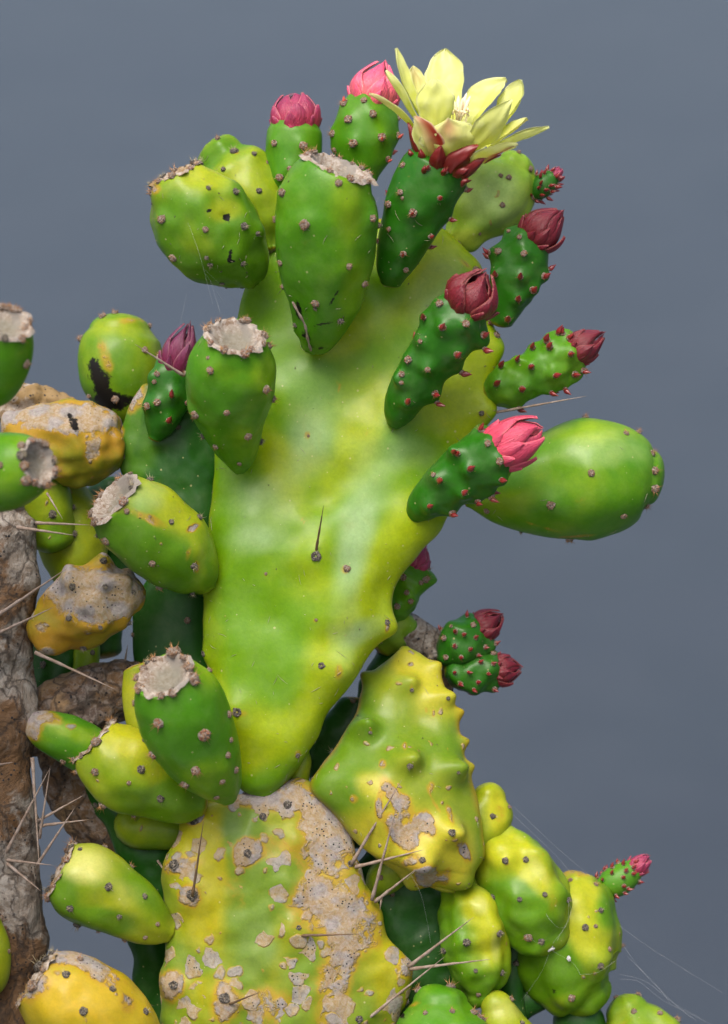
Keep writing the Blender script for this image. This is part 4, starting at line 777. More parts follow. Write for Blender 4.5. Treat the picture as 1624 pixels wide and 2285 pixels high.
# ---------------- bent pad
def kb(x, y, amp, sig, *dr): return T1('k', x, y) + (amp * 1.1, sig * .85) + dr
BP = body('pad', main, [(893, 1450, 912, 1447, -90, 8), (862, 1478, 945, 1462, -80, 16), (822, 1512, 975, 1498, -70, 28), (804, 1548, 992, 1545, -55, 40), (790, 1602, 1012, 1590, -40, 52), (752, 1660, 1030, 1650, -20, 66), (716, 1712, 1045, 1705, 0, 80),
     (704, 1752, 1062, 1770, 10, 90), (738, 1808, 1078, 1850, 15, 92), (775, 1862, 1083, 1905, 12, 88), (812, 1902, 1062, 1940, 5, 76), (872, 1935, 1052, 1968, 0, 58), (930, 1962, 1035, 1982, -5, 36), (960, 1972, 1015, 1988, -5, 18)],
     G['bent'], 'pad', 4.4, ex=.95, lump=8, lumps=110, seed=6, cap0=.5, cap1=.5,
     bumps=[(x_ - 24, y_ - 4, 13, 20) for x_, y_ in (T1('k', 560, 900), T1('k', 870, 1150), T1('k', 885, 530), T1('k', 1270, 1215), T1('k', 1170, 650), T1('k', 1235, 1730), T1('k', 980, 1910))] + [kb(560, 900, 34, 19, .6, .1), kb(870, 1150, 36, 21, .8, .3), kb(885, 530, 24, 17, .7, .1), kb(1270, 1215, 30, 20, .8, .1), kb(1170, 650, 26, 17, .7, .2), kb(1235, 1730, 34, 22, .8, .2), kb(980, 1910, 46, 28, .7, .3), kb(540, 470, 16, 13), kb(1095, 380, 16, 13), kb(1265, 760, 18, 12), kb(1325, 990, 16, 12), kb(1380, 1200, 14, 12),
            kb(1000, 800, -8, 34), kb(500, 1100, -8, 40), kb(150, 1350, 14, 30), kb(920, 2120, 24, 26, 0, .6), kb(1340, 2120, 16, 30), kb(700, 1500, 10, 50), kb(1350, 1450, -10, 40)],
     paint=dict(crust=[T1('k', 730, 1400) + (18, 36, -25, .62), T1('k', 850, 1520) + (22, 30, -30, .66), T1('k', 800, 1720) + (24, 52, -35, .68), T1('k', 930, 1700) + (20, 40, 10, .66), T1('k', 1040, 1650) + (17, 34, -15, .66), T1('k', 640, 1500) + (10, 34, .6), T1('k', 1030, 2080) + (34, 30, .8), T1('k', 1190, 2080) + (14, 26, 20, .55), T1('k', 910, 1960) + (30, 12, -20, .5),
                       T1('k', 440, 1450) + (12, 12, .5), T1('k', 670, 1160) + (11, 13, -30, .52), T1('k', 1060, 1350) + (12, 14, .5), T1('k', 1090, 1480) + (6, 30, -30, .55), T1('k', 1350, 1880) + (10, 30, -25, .6), T1('k', 1290, 1850) + (7, 40, -25, .5), T1('k', 1220, 1580) + (8, 30, -15, .5), T1('k', 850, 1020) + (6, 10, .5), T1('k', 1085, 755) + (5, 12, .5), T1('k', 1025, 730) + (5, 10, .45), T1('k', 575, 900) + (5, 10, .4), T1('k', 905, 550) + (5, 10, .4)],
                yel=[T1('k', 850, 1850) + (120, 80, 20, .9), T1('k', 1200, 1900) + (60, 70, .8), T1('k', 600, 1350) + (60, 30, 20, .5), T1('k', 1150, 500) + (60, 90, .45), T1('k', 250, 1350) + (50, 60, -.5), T1('k', 400, 900) + (60, 120, -.3), T1('k', 850, 330) + (30, 30, .6)],
                pale=[T1('k', 650, 620) + (50, 70, .6), T1('k', 700, 1380) + (80, 40, .5), T1('k', 900, 900) + (60, 70, .35), T1('k', 480, 1080) + (20, 50, .5)],
                dark=[T1('k', 470, 772) + (5, .7), T1('k', 1060, 2110) + (14, .3)]), label='bent yellow-green pad with knobbly ridges and grey scabs, right of the lower stem')
for x, y, s in [(575, 905, 6), (895, 1170, 7), (910, 560, 6), (1290, 1240, 5), (1240, 1730, 8), (1000, 1950, 9), (1205, 640, 5)]: areole(BP, *T1('k', x, y), s, 'd')
auto(BP, 8, 9, 'd', back=True, mind=90)

# behind and below the main stem
body('pad', main, [(668, 1680, 690, 1676, -30, 14), (650, 1705, 695, 1700, -30, 22), (640, 1735, 690, 1740, -30, 26), (640, 1790, 690, 1790, -30, 24)], G['lime'], 'pad', 6, label='small yellow-green pad tip behind the foot of the big pad')

# ---------------- left plant: trunk, limbs, stub, shrivelled fruit
TR = body('trunk', left, [(-70, 1130, 62, 1148, -10, 60), (-75, 1175, 80, 1190, -8, 66), (-80, 1260, 76, 1290, -5, 72), (-80, 1400, 66, 1400, -3, 72), (-80, 1500, 74, 1500, 0, 74), (-80, 1590, 84, 1590, 0, 76), (-80, 1700, 70, 1700, 0, 76), (-85, 1800, 78, 1800, 0, 80), (-90, 1900, 86, 1900, 0, 84), (-95, 2000, 96, 2000, 0, 88), (-100, 2100, 104, 2100, 0, 92), (-110, 2200, 90, 2200, 0, 96), (-120, 2400, 110, 2400, 0, 104), (-140, 2700, 130, 2700, 0, 115)],
          M_trunk, 'pad', 4.6, joint=False, oct_=4, lump=15, lumps=120, seed=40, bumps=[(70, 1290, 16, 30), (70, 1590, 14, 40), (60, 1180, 12, 24), (20, 1700, -16, 24), (40, 1860, -20, 26), (30, 1500, -12, 30)], label='grey and rust-brown cracked woody trunk')
BB = body('branch', left, [(40, 1625, -60, 66), (100, 1610, -80, 72), (165, 1578, -90, 78), (230, 1550, -100, 74), (285, 1528, -110, 58), (312, 1520, -115, 40)], M_brown, 'fruit', 5, oct_=3, lump=14, lumps=60, seed=41, label='dark brown corky limb')
BB2 = body('branch', left, [(130, 1640, -130, 50), (160, 1740, -140, 62), (205, 1810, -150, 66), (280, 1860, -160, 62), (380, 1900, -170, 56), (460, 1960, -175, 50)], M_brown, 'fruit', 5.5, oct_=3, lump=14, lumps=60, seed=42, label='lower brown limb running behind the yellow fruits')
ST = body('fruit', left, [(68, 1618, 30, 26), (85, 1622, 35, 40), (130, 1640, 35, 52), (180, 1664, 25, 56), (235, 1700, 10, 54), (280, 1740, 0, 46)], G['fruit'], 'fruit', 4.6, seed=43, lump=3, lumps=60, cap0=.7,
          paint=dict(crust=[(72, 1615, 26, 40, .75), (110, 1598, 40, 20, 20, .6)], spot=[(170, 1620, 60, 30, .9)], yel=[(160, 1630, 70, 20, 20, .5), (150, 1700, 80, 30, 20, -.3)]), label='smooth green cylinder-shaped stub with a corky end, growing from the trunk')
areole(ST, *T1('f', 355, 685), 8, 'w'); areole(ST, *T1('f', 525, 432), 7, 'w'); areole(ST, *T1('f', 395, 772), 8, 'b')
OF = body('fruit', left, [(80, 1402, 10, 34), (105, 1398, 18, 58), (150, 1375, 25, 76), (200, 1350, 30, 86), (248, 1328, 28, 82), (288, 1315, 22, 56)], G['orange'], 'fruit', 4.2, oct_=2, lump=16, lumps=75, seed=44, cap0=.5, cap1=.6,
          bumps=[(225, 1250, 26, 15), (160, 1280, 16, 14), (158, 1305, 16, 13), (238, 1305, 18, 13), (155, 1380, 13, 12), (225, 1400, 15, 13), (100, 1440, 10, 18), (200, 1345, 14, 15), (270, 1300, 20, 16), (195, 1280, -14, 14), (200, 1315, -12, 12), (190, 1375, -10, 12), (255, 1350, -14, 14), (120, 1340, -8, 16), (260, 1270, -10, 12)],
          paint=dict(crust=[(195, 1325, 120, 66, 20, .66), (270, 1310, 50, 60, .45), (95, 1400, 20, 14, .4)], yel=[(120, 1440, 60, 24, .5)]), label='shrivelled orange-brown fruit covered in pinkish cork')
for x, y in [(400, 715), (600, 710), (388, 893), (570, 945), (585, 570), (740, 920), (755, 745), (470, 1060)]: areole(OF, *T1('e', x, y), 8, 'd')
OC = body('fruit', left, [(20, 952, -40, 34), (65, 970, -45, 72), (140, 988, -50, 94), (205, 990, -56, 90), (252, 985, -62, 66)], G['orange'], 'fruit', 4.4, lump=14, lumps=60, seed=45, cap1=.4, bumps=[(60, 905, 8, 20), (240, 905, 12, 20)],
          paint=dict(crust=[(140, 930, 150, 40, 5, .7), (205, 1000, 24, 34, .5)], dark=[(165, 945, 12, 24, -20, .75), (210, 1020, 10, 12, .5), (150, 925, 8, .5)], yel=[(160, 1050, 120, 40, -.6), (60, 930, 50, 20, .4)]), label='fat fruit with orange skin under a white peeling crust')
DC = body('fruit', left, [(0, 905, -90, 40), (45, 890, -90, 42), (90, 890, -95, 30), (140, 905, -100, 22), (180, 915, -100, 12)], M_dead, 'fruit', 5, oct_=3, lump=16, lumps=45, seed=46, label='dead dried fruit, grey and brown')
BL = body('fruit', left, [(318, 935, -190, 30), (296, 900, -195, 66), (275, 840, -200, 94), (266, 775, -205, 92), (266, 735, -208, 66)], G['lime'], 'fruit', 5.5, cap1=.55, lump=5, lumps=90, seed=47,
          paint=dict(dark=[(225, 850, 26, 60, -25, .75), (260, 895, 60, 22, .8), (210, 800, 10, 30, .3)], crust=[(235, 800, 16, 50, -15, .38), (285, 715, 50, 8, .3)], yel=[(260, 730, 70, 20, .2)], pale=[(300, 800, 50, 60, .4)]), label='round blurred green fruit with a black rotten patch')
for x, y in [(580, 205), (650, 190), (855, 255), (452, 335), (810, 390), (500, 650), (650, 670)]: areole(BL, *T1('d', x, y), 9, 'w')
for k_, (st_, mt_, sd_) in enumerate([
    ([(200, 1330, -150, 40), (170, 1240, -155, 74), (150, 1160, -160, 80), (130, 1100, -165, 60), (120, 1070, -165, 30)], 'yellow', 51),
    ([(230, 1450, -240, 40), (215, 1330, -245, 66), (225, 1220, -250, 70), (240, 1120, -250, 60), (250, 1080, -250, 30)], 'shade', 52),
    ([(130, 1620, -200, 60), (125, 1540, -200, 62), (130, 1460, -200, 60), (150, 1360, -200, 60)], 'shade', 53),
    ([(180, 1560, -150, 30), (190, 1500, -150, 30), (195, 1430, -150, 28), (200, 1360, -150, 28)], 'lime', 54),
    ([(80, 1080, -70, 60), (100, 1120, -80, 60), (120, 1200, -90, 50)], 'lime', 55)]):
    b = fr(left, st_, mt_, 'shaded fruit deep in the clump behind the trunk', seed=sd_, res=6.5, lump=5); auto(b, 7, 9, 'd', mind=50)
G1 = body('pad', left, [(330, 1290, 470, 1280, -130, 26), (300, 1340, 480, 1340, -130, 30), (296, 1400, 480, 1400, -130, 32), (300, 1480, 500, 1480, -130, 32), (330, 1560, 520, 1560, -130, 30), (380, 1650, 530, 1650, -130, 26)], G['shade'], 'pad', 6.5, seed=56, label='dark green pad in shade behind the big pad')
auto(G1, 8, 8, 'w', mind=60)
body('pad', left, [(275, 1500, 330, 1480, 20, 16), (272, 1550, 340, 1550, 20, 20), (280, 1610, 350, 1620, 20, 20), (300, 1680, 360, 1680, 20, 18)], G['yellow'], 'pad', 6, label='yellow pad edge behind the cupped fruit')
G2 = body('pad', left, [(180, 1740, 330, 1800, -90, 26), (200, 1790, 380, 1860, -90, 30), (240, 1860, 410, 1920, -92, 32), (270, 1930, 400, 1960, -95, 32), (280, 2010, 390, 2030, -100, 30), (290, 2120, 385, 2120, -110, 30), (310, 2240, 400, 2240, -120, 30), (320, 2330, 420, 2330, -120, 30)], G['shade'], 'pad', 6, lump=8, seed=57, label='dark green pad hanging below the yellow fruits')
auto(G2, 10, 8, 'd', mind=50)
G2b = body('fruit', left, [(290, 1800, -60, 20), (300, 1840, -60, 48), (360, 1850, -60, 46), (420, 1860, -60, 36)], G['lime'], 'fruit', 6, seed=58, label='shaded lime fruit tip under the yellow one')
for a, b, q in [((80, 1166), (200, 1171), 4.5), ((38, 1176), (166, 1194), 5), ((-10, 1376), (152, 1266), 5.2), ((-5, 1413), (120, 1354), 4.4), ((78, 1455), (262, 1540), 5), ((72, 1690), (88, 1940), 5.), ((12, 1905), (112, 1712), 5), ((88, 1870), (112, 1712), 4),
                ((84, 1832), (190, 1772), 4.2), ((88, 1842), (200, 1828), 4.6), ((82, 1930), (168, 1800), 4.6), ((12, 1918), (118, 1930), 4.5), ((14, 1925), (92, 1988), 5.), ((-8, 1707), (30, 1700), 4), ((105, 1100), (140, 1158), 3)]:
    spine(left, a + (75,), b + (120,), q)
spine(left, (315, 2095, 40), (362, 2103, 30), 3.5); spine(left, (230, 2210, -20), (345, 2244, -20), 4, M_spined); spine(left, (278, 1480, -90), (285, 1438, -90), 3.5)
spine(left, (352, 1920, -20), (368, 1945, 10), 3.5)

# ---------------- nearest, blurred fruits at the left edge
FA = fr(front, [(-40, 900, 440, 30), (-25, 862, 455, 62), (-10, 810, 480, 76), (0, 760, 510, 76), (8, 722, 540, 62)], 'fruit', 'blurred green fruit, upper of the two nearest ones, its pale top facing the camera', [(150, 470, 13), (160, 270, 14), (85, 155, 14), (10, 100, 14)], 'd', crater=1, seed=61)
FB = fr(front, [(-80, 1065, 400, 60), (-40, 1062, 420, 80), (10, 1052, 450, 88), (55, 1040, 480, 76), (85, 1032, 505, 54)], 'fruit', 'blurred green fruit, lower of the two nearest ones, with a pale star-shaped scar', [(150, 1130, 14), (265, 915, 14), (320, 1005, 13), (305, 1170, 13), (115, 1290, 11), (120, 930, 13), (5, 1040, 9)], 'd', crater=1, seed=62, paint=dict(yel=[(100, 1030, 30, .5)]))
body('pad', front, [(-160, 1060, -60, 1060, 400, 30), (-200, 1200, -60, 1200, 400, 40), (-220, 1400, -70, 1400, 410, 44), (-200, 1700, -80, 1700, 420, 44), (-190, 2500, -90, 2500, 420, 44), (-190, 3200, -100, 3200, 420, 40)], G['shade'], 'pad', 12)

# ---------------- right plant
Y1 = fr(right, [(1058, 1895, -60, 34), (1070, 1860, -60, 56), (1084, 1815, -62, 58), (1090, 1778, -64, 40)], 'yellow', 'small yellow fruit topmost in the right-hand chain', [(585, 70, 7, 'd'), (655, 25, 7, 'b')], 'm', seed=71, lump=9, lumps=60, cap1=.8, paint=dict(crust=[(1115, 1815, 16, 30, .35)], yel=[(1110, 1810, 20, 40, .5)]))
Y2 = fr(right, [(1085, 1860, -70, 40), (1105, 1885, -66, 62), (1135, 1935, -60, 88), (1166, 1995, -55, 101), (1192, 2050, -50, 93), (1208, 2090, -50, 68)], 'knobbly', 'ridged yellow-green fruit in the middle of the chain, its end in cobweb',
        [(700, 440, 9, 'd'), (815, 422, 9, 'd'), (920, 440, 10, 'd'), (735, 257, 8, 'd'), (642, 262, 8, 'd'), (585, 430, 8, 'd'), (545, 255, 9, 'd'), (745, 605, 10, 'w'), (800, 620, 8, 'd')], 'm', seed=72, groove=4, lump=13, lumps=75, cap0=.8, cap1=.6,
        bumps=[T1('m', 735, 240) + (14, 24), T1('m', 642, 250) + (12, 22), T1('m', 815, 400) + (11, 22), T1('m', 700, 420) + (9, 20), T1('m', 905, 420) + (12, 20), T1('m', 800, 280) + (10, 24)],
        paint=dict(yel=[(1180, 1930, 30, 90, -35, .7), (1110, 1900, 40, 30, .4), (1130, 2030, 60, 60, -.9), (1180, 2080, 60, 30, -.5)], pale=[(1140, 1940, 24, 40, .3), (1200, 1940, 20, 60, -35, .6)], crust=[(1205, 1900, 20, 8, 40, .3), (1235, 2020, 14, 30, .2)]))
Y3 = fr(right, [(1285, 1965, -140, 46), (1283, 2000, -135, 84), (1273, 2070, -130, 112), (1270, 2140, -128, 116), (1290, 2200, -126, 92), (1310, 2225, -126, 54)], 'knobbly', 'largest knobbly fruit of the chain, yellow ridge down its middle',
        [(995, 562, 9, 'd'), (1062, 482, 9, 'd'), (1062, 730, 9, 'd'), (930, 870, 9, 'w'), (1162, 640, 9, 'b'), (1040, 560, 6, 'w'), (1100, 655, 6, 'w'), (850, 370, 8, 'w'), (930, 350, 8, 'b'), (1040, 375, 8, 'b')], 'm', seed=73, groove=4, lump=13, lumps=90, cap0=.5, cap1=.6,
        bumps=[T1('m', 995, 545) + (10, 22), T1('m', 1062, 500) + (10, 22), T1('m', 1062, 720) + (10, 22), T1('m', 985, 440) + (10, 26)],
        paint=dict(yel=[(1300, 2050, 40, 130, .5), (1200, 2160, 90, 60, -1.), (1350, 2030, 40, 40, -.5), (1360, 2120, 30, 60, .2)], pale=[(1290, 2015, 24, 30, .6), (1270, 2080, 20, 30, .4)], dark=[(1235, 2210, 20, 8, 20, .5)]))
Y4 = fr(right, [(1030, 1985, -40, 42), (1040, 2015, -35, 62), (1052, 2070, -30, 72), (1062, 2130, -28, 72), (1068, 2185, -28, 58), (1070, 2215, -28, 36)], 'knobbly', 'wrinkled lemon-yellow fruit below the bent pad',
        [(472, 627, 9, 'd'), (615, 588, 8, 'd'), (650, 580, 8, 'w'), (370, 660, 8, 'd'), (510, 755, 8, 'd'), (628, 765, 9, 'd'), (525, 855, 6, 'w')], 'm', seed=74, groove=4, lump=12, lumps=60, cap0=.8, cap1=.6,
        bumps=[T1('m', 472, 610) + (9, 22), T1('m', 530, 450) + (14, 26), T1('m', 590, 560) + (12, 22), T1('m', 640, 700) + (10, 24), T1('m', 510, 740) + (7, 18)],
        paint=dict(yel=[(1070, 2020, 40, 40, .5), (1100, 2100, 30, 60, .5), (1000, 2100, 40, 90, -.5), (1040, 2200, 50, 30, -.5)], pale=[(1070, 2020, 24, 28, .8), (1105, 2110, 14, 50, .6)]))
G5 = fr(right, [(990, 2420, 70, 90), (985, 2330, 60, 104), (980, 2280, 50, 96), (980, 2235, 45, 62)], 'fruit', 'flattish green fruit at the bottom edge with brown bristly tufts', [(405, 815, 12, 'b'), (408, 935, 9, 'b'), (285, 940, 9), (500, 940, 11, 'b'), (240, 815, 9, 'b'), (530, 955, 8, 'b'), (580, 930, 8, 'b')], 'm', seed=75, lump=8, lumps=80, cap1=.7, bumps=[T1('m', 405, 850) + (8, 20)], paint=dict(pale=[(980, 2230, 70, 30, .3)], crust=[(915, 2242, 22, 6, -15, .5)], dark=[(898, 2266, 8, .8)]))
Y6 = fr(right, [(1150, 2420, 10, 80), (1135, 2340, 5, 76), (1118, 2280, 0, 56), (1108, 2245, 0, 36)], 'yellow', 'pale yellow fruit cut off by the bottom edge', [(670, 880, 7, 'w'), (715, 980, 8, 'd')], 'm', seed=76, lump=6, cap1=.9, paint=dict(pale=[(1130, 2250, 60, 40, .7)]))
G7 = fr(right, [(1440, 2450, -150, 110), (1440, 2360, -150, 108), (1420, 2300, -152, 84), (1400, 2255, -154, 48)], 'lime', 'yellow-green fruit in the bottom right corner', [(1205, 925, 10), (1320, 940, 9), (1415, 955, 10), (1240, 855, 9), (1130, 870, 7)], 'm', seed=77, groove=3, lump=8, lumps=90, cap1=.8)
TB3 = bud(right, [(1335, 1972, -170, 16), (1348, 1972, -170, 30), (1375, 1966, -170, 38), (1400, 1950, -170, 34), (1415, 1938, -170, 26)], (1448, 1912, -170), 26, 'crimson', 'blunt', 'small crimson-tipped bud sticking out alone at the lower right', [], back=0, skinm='fruit')
auto(TB3, 40, 6, 'r', 'red', 15, mind=11, u0=.15)
for st_, mt_, lb in [([(1150, 2420, -120, 34), (1148, 2300, -120, 30), (1140, 2200, -120, 28), (1145, 2090, -120, 30)], 'shade', 'thin dark green stem between the fruits'),
                     ([(1120, 2300, -150, 30), (1160, 2245, -150, 34), (1210, 2215, -150, 34), (1260, 2180, -150, 26)], 'shade', 'short dark green joint under the big knobbly fruit'),
                     ([(1300, 2420, -160, 70), (1296, 2330, -160, 62), (1290, 2265, -160, 56), (1290, 2230, -160, 36)], 'shade', 'dark green fruit in shade at the bottom edge')]:
    b = fr(right, st_, mt_, lb, seed=80, res=6); auto(b, 5, 8, 'd', mind=50)
# ---------------- rear plant
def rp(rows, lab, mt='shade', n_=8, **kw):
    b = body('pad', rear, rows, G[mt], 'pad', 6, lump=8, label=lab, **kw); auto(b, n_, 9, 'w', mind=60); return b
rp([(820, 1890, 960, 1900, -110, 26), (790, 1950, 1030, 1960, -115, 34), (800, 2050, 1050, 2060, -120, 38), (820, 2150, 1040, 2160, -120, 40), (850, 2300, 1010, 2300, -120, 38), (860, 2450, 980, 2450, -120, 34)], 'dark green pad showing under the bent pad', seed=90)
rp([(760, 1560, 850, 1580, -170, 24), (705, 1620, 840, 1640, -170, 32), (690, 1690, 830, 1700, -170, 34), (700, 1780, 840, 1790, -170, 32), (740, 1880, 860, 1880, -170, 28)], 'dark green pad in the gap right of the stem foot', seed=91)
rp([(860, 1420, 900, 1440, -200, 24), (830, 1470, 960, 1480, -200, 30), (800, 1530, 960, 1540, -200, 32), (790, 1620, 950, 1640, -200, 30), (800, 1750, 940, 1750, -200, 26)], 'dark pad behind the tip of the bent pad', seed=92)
fr(rear, [(905, 1900, -70, 30), (880, 1935, -70, 42), (850, 1965, -72, 38), (830, 1985, -75, 22)], 'lime', 'small bright green joint in the gap under the bent pad', [(850, 1960, 7)], seed=93, res=6)
RS = body('branch', rear, [(850, 1395, -180, 46), (885, 1400, -182, 44), (930, 1425, -185, 42), (970, 1450, -188, 40), (1000, 1475, -190, 28)], M_trunk, 'fruit', 5.5, oct_=3, lump=8, lumps=50, seed=94, label='grey corky branch carrying two buds')
fr(rear, [(850, 1440, -170, 30), (868, 1420, -170, 44), (895, 1400, -168, 40), (915, 1405, -168, 26)], 'lime', 'pale green joint at the base of the grey branch', seed=95, res=6)
body('branch', rear, [(985, 1460, -215, 20), (990, 1500, -215, 22), (985, 1560, -210, 24), (960, 1700, -200, 26)], M_brown, 'fruit', 6, label='thin brown twig under the two buds')
L_ = [(1455, 920), ]
RB1 = bud(rear, [(866, 1392, -150, 22), (880, 1360, -150, 38), (898, 1320, -150, 44), (912, 1290, -150, 42), (922, 1270, -150, 34)], (950, 1222, -150), 34, 'crimson', 'point', 'bud peeping out from behind the right edge of the big pad', [(540, 470), (490, 510), (380, 590), (415, 655), (295, 700), (530, 490), (360, 460)], 'l', leaf=None, lump=4, lumps=26, skinm='fruit')
RB2 = bud(rear, [(995, 1475, -150, 26), (1005, 1460, -148, 42), (1022, 1442, -146, 52), (1045, 1422, -144, 50), (1064, 1408, -142, 38)], (1118, 1372, -140), 40, 'maroon', 'point', 'upper maroon bud of the pair on the grey branch',
          [(780, 900, 1), (850, 930, 1), (690, 955), (770, 1025, 1), (885, 1045, 1), (945, 960, 1), (920, 845), (830, 1115, 1), (1010, 1030, 1), (690, 1120), (740, 870), (960, 1090, 1), (870, 790, 1), (1090, 1010, 1)], 'l', ll=16, asz=7, lump=2, lumps=20, back=3)
RB3 = bud(rear, [(1005, 1492, -150, 26), (1018, 1496, -148, 40), (1045, 1500, -146, 46), (1080, 1498, -144, 44), (1104, 1495, -142, 36)], (1162, 1490, -140), 40, 'maroon', 'point', 'lower maroon bud of the pair on the grey branch',
          [(765, 1240, 1), (890, 1230, 1), (1045, 1245, 1), (825, 1320, 1), (965, 1325, 1), (920, 1375, 1), (1085, 1370, 1), (1085, 1170, 1), (975, 1150, 1), (1080, 1085), (740, 1150)], 'l', ll=16, asz=7, lump=2, lumps=20, back=3)

# ---------------- fine pale hairs and dark specks lying on the skins
M_hair = plain('shed_hair', (.34, .34, .22), (.22, .20, .12), .7, 500); M_speck = plain('dust_speck', (.05, .04, .03), (.12, .09, .06), .9, 900)
def hairs(bd, n, lo=7, hi=34, wd=.55, mat=None, name='shed_hair', seed=1):
    rr = random.Random(seed); V = []; F = []; nr, nc = bd.V.shape[:2]
    front = np.where((bd.Nf * (ca - bd.Vf)).sum(1) > 0)[0]
    for _ in range(n):
        i = int(front[rr.randrange(len(front))]); p = bd.Vf[i]; nn = bd.Nf[i]; t = np.cross(nn, [rr.uniform(-1, 1) for _ in range(3)]); t /= np.linalg.norm(t)
        L = rr.uniform(lo, hi) ** 1 * S * rr.random() ** .7; b2 = np.cross(nn, t); k = rr.uniform(-.35, .35); i0 = len(V); m = 5; ok = True; lv = []
        for q in range(m):
            u_ = q / (m - 1) - .5; c_ = p + t * L * u_ + b2 * L * k * (u_ * u_ - .25)
            near = int(((bd.Vf[max(0, i - 6 * nc):i + 6 * nc] - c_) ** 2).sum(1).argmin()) + max(0, i - 6 * nc)
            g_ = bd.Vf[near]; gn = bd.Nf[near]; c_ = c_ + gn * ((g_ - c_) @ gn + .5 * S); w_ = wd * S * (1 - abs(u_) * 1.4)
            lv += [c_ + b2 * w_, c_ - b2 * w_, c_ + gn * w_ * 1.6]
        V += lv
        for q in range(m - 1):
            for j in range(3): F.append((i0 + q * 3 + j, i0 + q * 3 + (j + 1) % 3, i0 + q * 3 + 3 + (j + 1) % 3, i0 + q * 3 + 3 + j))
    o = mesh_obj(name, V, F, mat or M_hair, bd.o); o['kind'] = 'stuff'
hairs(MP, 150, seed=2); hairs(F2, 22, seed=3); hairs(F1, 28, seed=4); hairs(FL, 14, seed=5); hairs(R2, 8, seed=6); hairs(L1, 12, seed=7); hairs(BR, 14, 10, 50, seed=8); hairs(F3, 10, seed=9); hairs(BP, 20, seed=10); hairs(BF1, 10, seed=11)
hairs(MP, 26, 5, 12, 1.1, M_speck, 'dust_speck', 21); hairs(F1, 16, 4, 9, 1.2, M_speck, 'dust_speck', 22); hairs(F2, 10, 4, 9, 1.2, M_speck, 'dust_speck', 23); hairs(BP, 14, 4, 9, 1.2, M_speck, 'dust_speck', 24); hairs(L1, 8, 4, 9, 1.2, M_speck, 'dust_speck', 25)
# ---------------- cobwebs
def web(label, strands, cotton=()):
    a0 = strands[0][0]; V = []; F = []
    for st_ in strands:
        pts = np.array([P(*p) for p in st_]); k = len(pts)
        if k > 2: pts = cr(pts, 14)
        r_ = .000022 * (1.0)
        for q in pts:
            i0 = len(V)
            for a in (0, 2.094, 4.188): V.append(q + ra * r_ * math.cos(a) + ua * r_ * math.sin(a))
        i0 = len(V) - 3 * len(pts)
        for i in range(len(pts) - 1):
            for j in range(3): F.append((i0 + i * 3 + j, i0 + i * 3 + (j + 1) % 3, i0 + i * 3 + 3 + (j + 1) % 3, i0 + i * 3 + 3 + j))
    mi = [0] * len(F)
    for x, y, d, rx, ry in cotton:
        c = P(x, y, d); i0 = len(V)
        for v in IV:
            k = 1 + .5 * mnoise.fractal(Vector(v) * 1.5 + Vector((x, y, 0)), .8, 2, 3); V.append(c + (ra * v[0] * rx + ua * v[1] * ry - fa * v[2] * rx * .6) * S * k)
        F += [tuple(i0 + q for q in f) for f in IF]; mi += [1] * len(IF)
    me = bpy.data.meshes.new('spider_web'); me.from_pydata([tuple(v - P(*a0)) for v in V], [], F); me.materials.append(M_web); me.materials.append(M_cotton)
    me.polygons.foreach_set('material_index', mi); me.update()
    o = bpy.data.objects.new('spider_web', me); o.location = Vector(P(*a0)); o['label'] = label; o['category'] = 'cobweb'; link(o)
def mm(*p): return [T1('m', q[0], q[1]) + (q[2],) for q in p]
web('long fine cobweb strands running from the knobbly fruit to the lower right corner', [mm((1150, 790, -100), (1230, 800, -100), (1330, 880, -110), (1430, 930, -120), (1560, 995, -130)), mm((1150, 770, -100), (1260, 800, -100), (1390, 900, -110), (1500, 960, -120)), mm((1160, 640, -100), (1250, 760, -100), (1400, 910, -110), (1480, 970, -110)),
     mm((1110, 530, -110), (1300, 665, -110), (1600, 850, -120)), mm((660, 50, -60), (850, 230, -70), (930, 320, -80)), mm((680, 30, -60), (880, 220, -80), (1060, 370, -120)), mm((655, 90, -60), (760, 200, -60), (900, 330, -70)), mm((1180, 690, -100), (1320, 830, -100), (1370, 900, -110))])
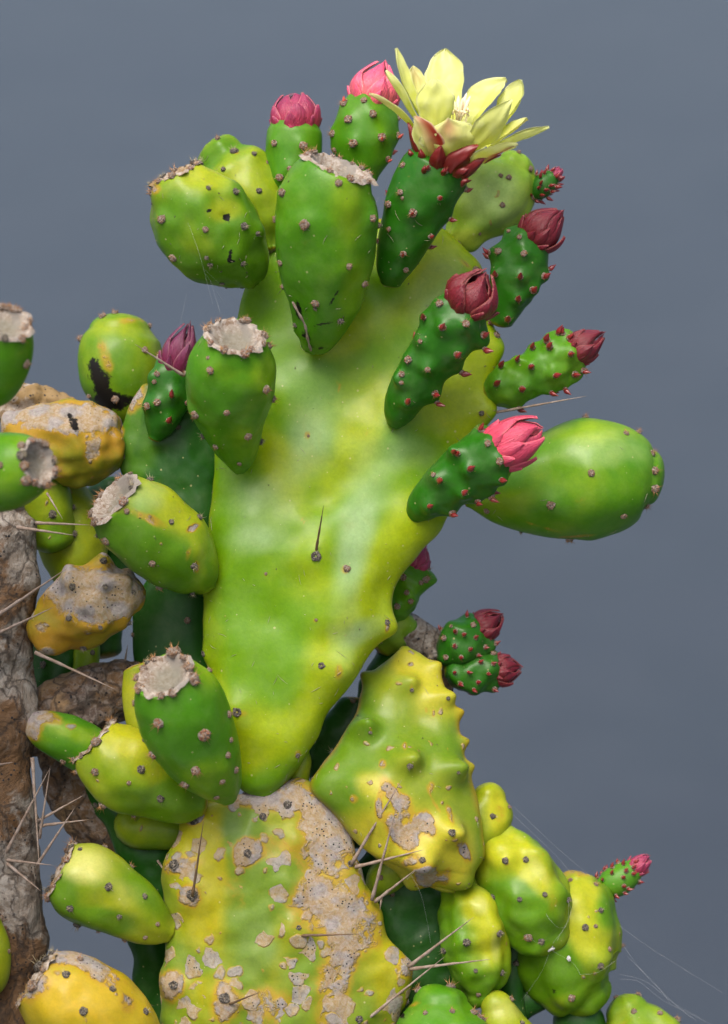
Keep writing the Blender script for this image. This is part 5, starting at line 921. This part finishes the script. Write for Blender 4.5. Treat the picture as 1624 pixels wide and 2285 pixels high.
web('tangled cobweb with white cottony clots between the two knobbly fruits', [mm((810, 430, 45), (820, 500, 45), (870, 560, 45), (910, 560, 20)), mm((920, 440, 30), (915, 540, 20), (860, 620, 10), (840, 660, 0)), mm((745, 610, 30), (820, 650, 10), (940, 720, -20), (970, 770, -25)), mm((970, 770, -20), (1050, 760, -20), (1140, 700, -40)), mm((870, 620, 20), (930, 500, 30), (915, 440, 30)), mm((710, 890, 0), (800, 760, 0), (840, 660, 0))],
    [(T1('m', 838, 650) + (0, 9, 9)), (T1('m', 922, 700) + (-15, 4, 6)), (T1('m', 765, 600) + (20, 6, 4))])
def bb(*p): return [T1('b', q[0], q[1]) + (q[2],) for q in p]
web('thin cobweb threads hanging below the punctured fruit at top left', [bb((300, 640, 210), (375, 850, 200), (455, 1150, 150)), bb((290, 1090, 100), (250, 1280, 100)), bb((440, 1000, 130), (500, 1200, 120)), bb((400, 930, 190), (600, 1120, 60)), bb((190, 560, 200), (270, 780, 190)), bb((410, 960, 180), (530, 1150, 90))])
web('broken threads of web on a cut spine right of the scabby pad', [[T1('j', 1500, 660) + (140,), T1('j', 1560, 780) + (120,), T1('j', 1600, 960) + (60,), T1('j', 1615, 1060) + (40,)], [T1('j', 1480, 690) + (145,), T1('j', 1535, 632) + (150,)], [T1('b', 1490, 480) + (60,), T1('b', 1400, 700) + (130,)], [T1('b', 1400, 700) + (130,), T1('b', 1300, 880) + (190,)]])
# dried twig and debris at the foot of the urn-shaped fruit
V = []; pts = cr(np.array([list(P(*T1('b', x, y), d)) for x, y, d in [(955, 1140, 205), (990, 1205, 196), (1030, 1280, 176), (1048, 1370, 148), (1068, 1440, 118)]]), 18)
for i, q in enumerate(pts):
    for j in range(6): V.append(q + (ra * math.cos(j) + ua * math.sin(j)) * S * (2.6 + 1.0 * math.sin(i * 1.7)))
o = mesh_obj('dry_twig', V, grid_faces(18, 6), M_spine, None, 'dry curled twig caught at the foot of the urn-shaped fruit', origin=pts[0]); o['category'] = 'twig'
# stems that carry the clump down to the ground
for par, x, d in ((main, 600, -20), (left, -10, 0), (right, 1200, -80), (rear, 880, -220)):
    a = P(x, 2480, d); zz = a[2]; rows = [(a + np.array((0, 0, -zz * t + .0)), .030 + .02 * t) for t in np.linspace(0, 1, 14)]
    V = []
    for c_, r_ in rows:
        for j in range(20):
            an = j / 20 * 6.2832; k = 1 + .25 * mnoise.noise(Vector((math.cos(an), math.sin(an), c_[2] * 9 + x)));  V.append(c_ + np.array((math.cos(an), math.sin(an), 0)) * r_ * k)
    mesh_obj('stem', V, grid_faces(14, 20), M_trunk, par)
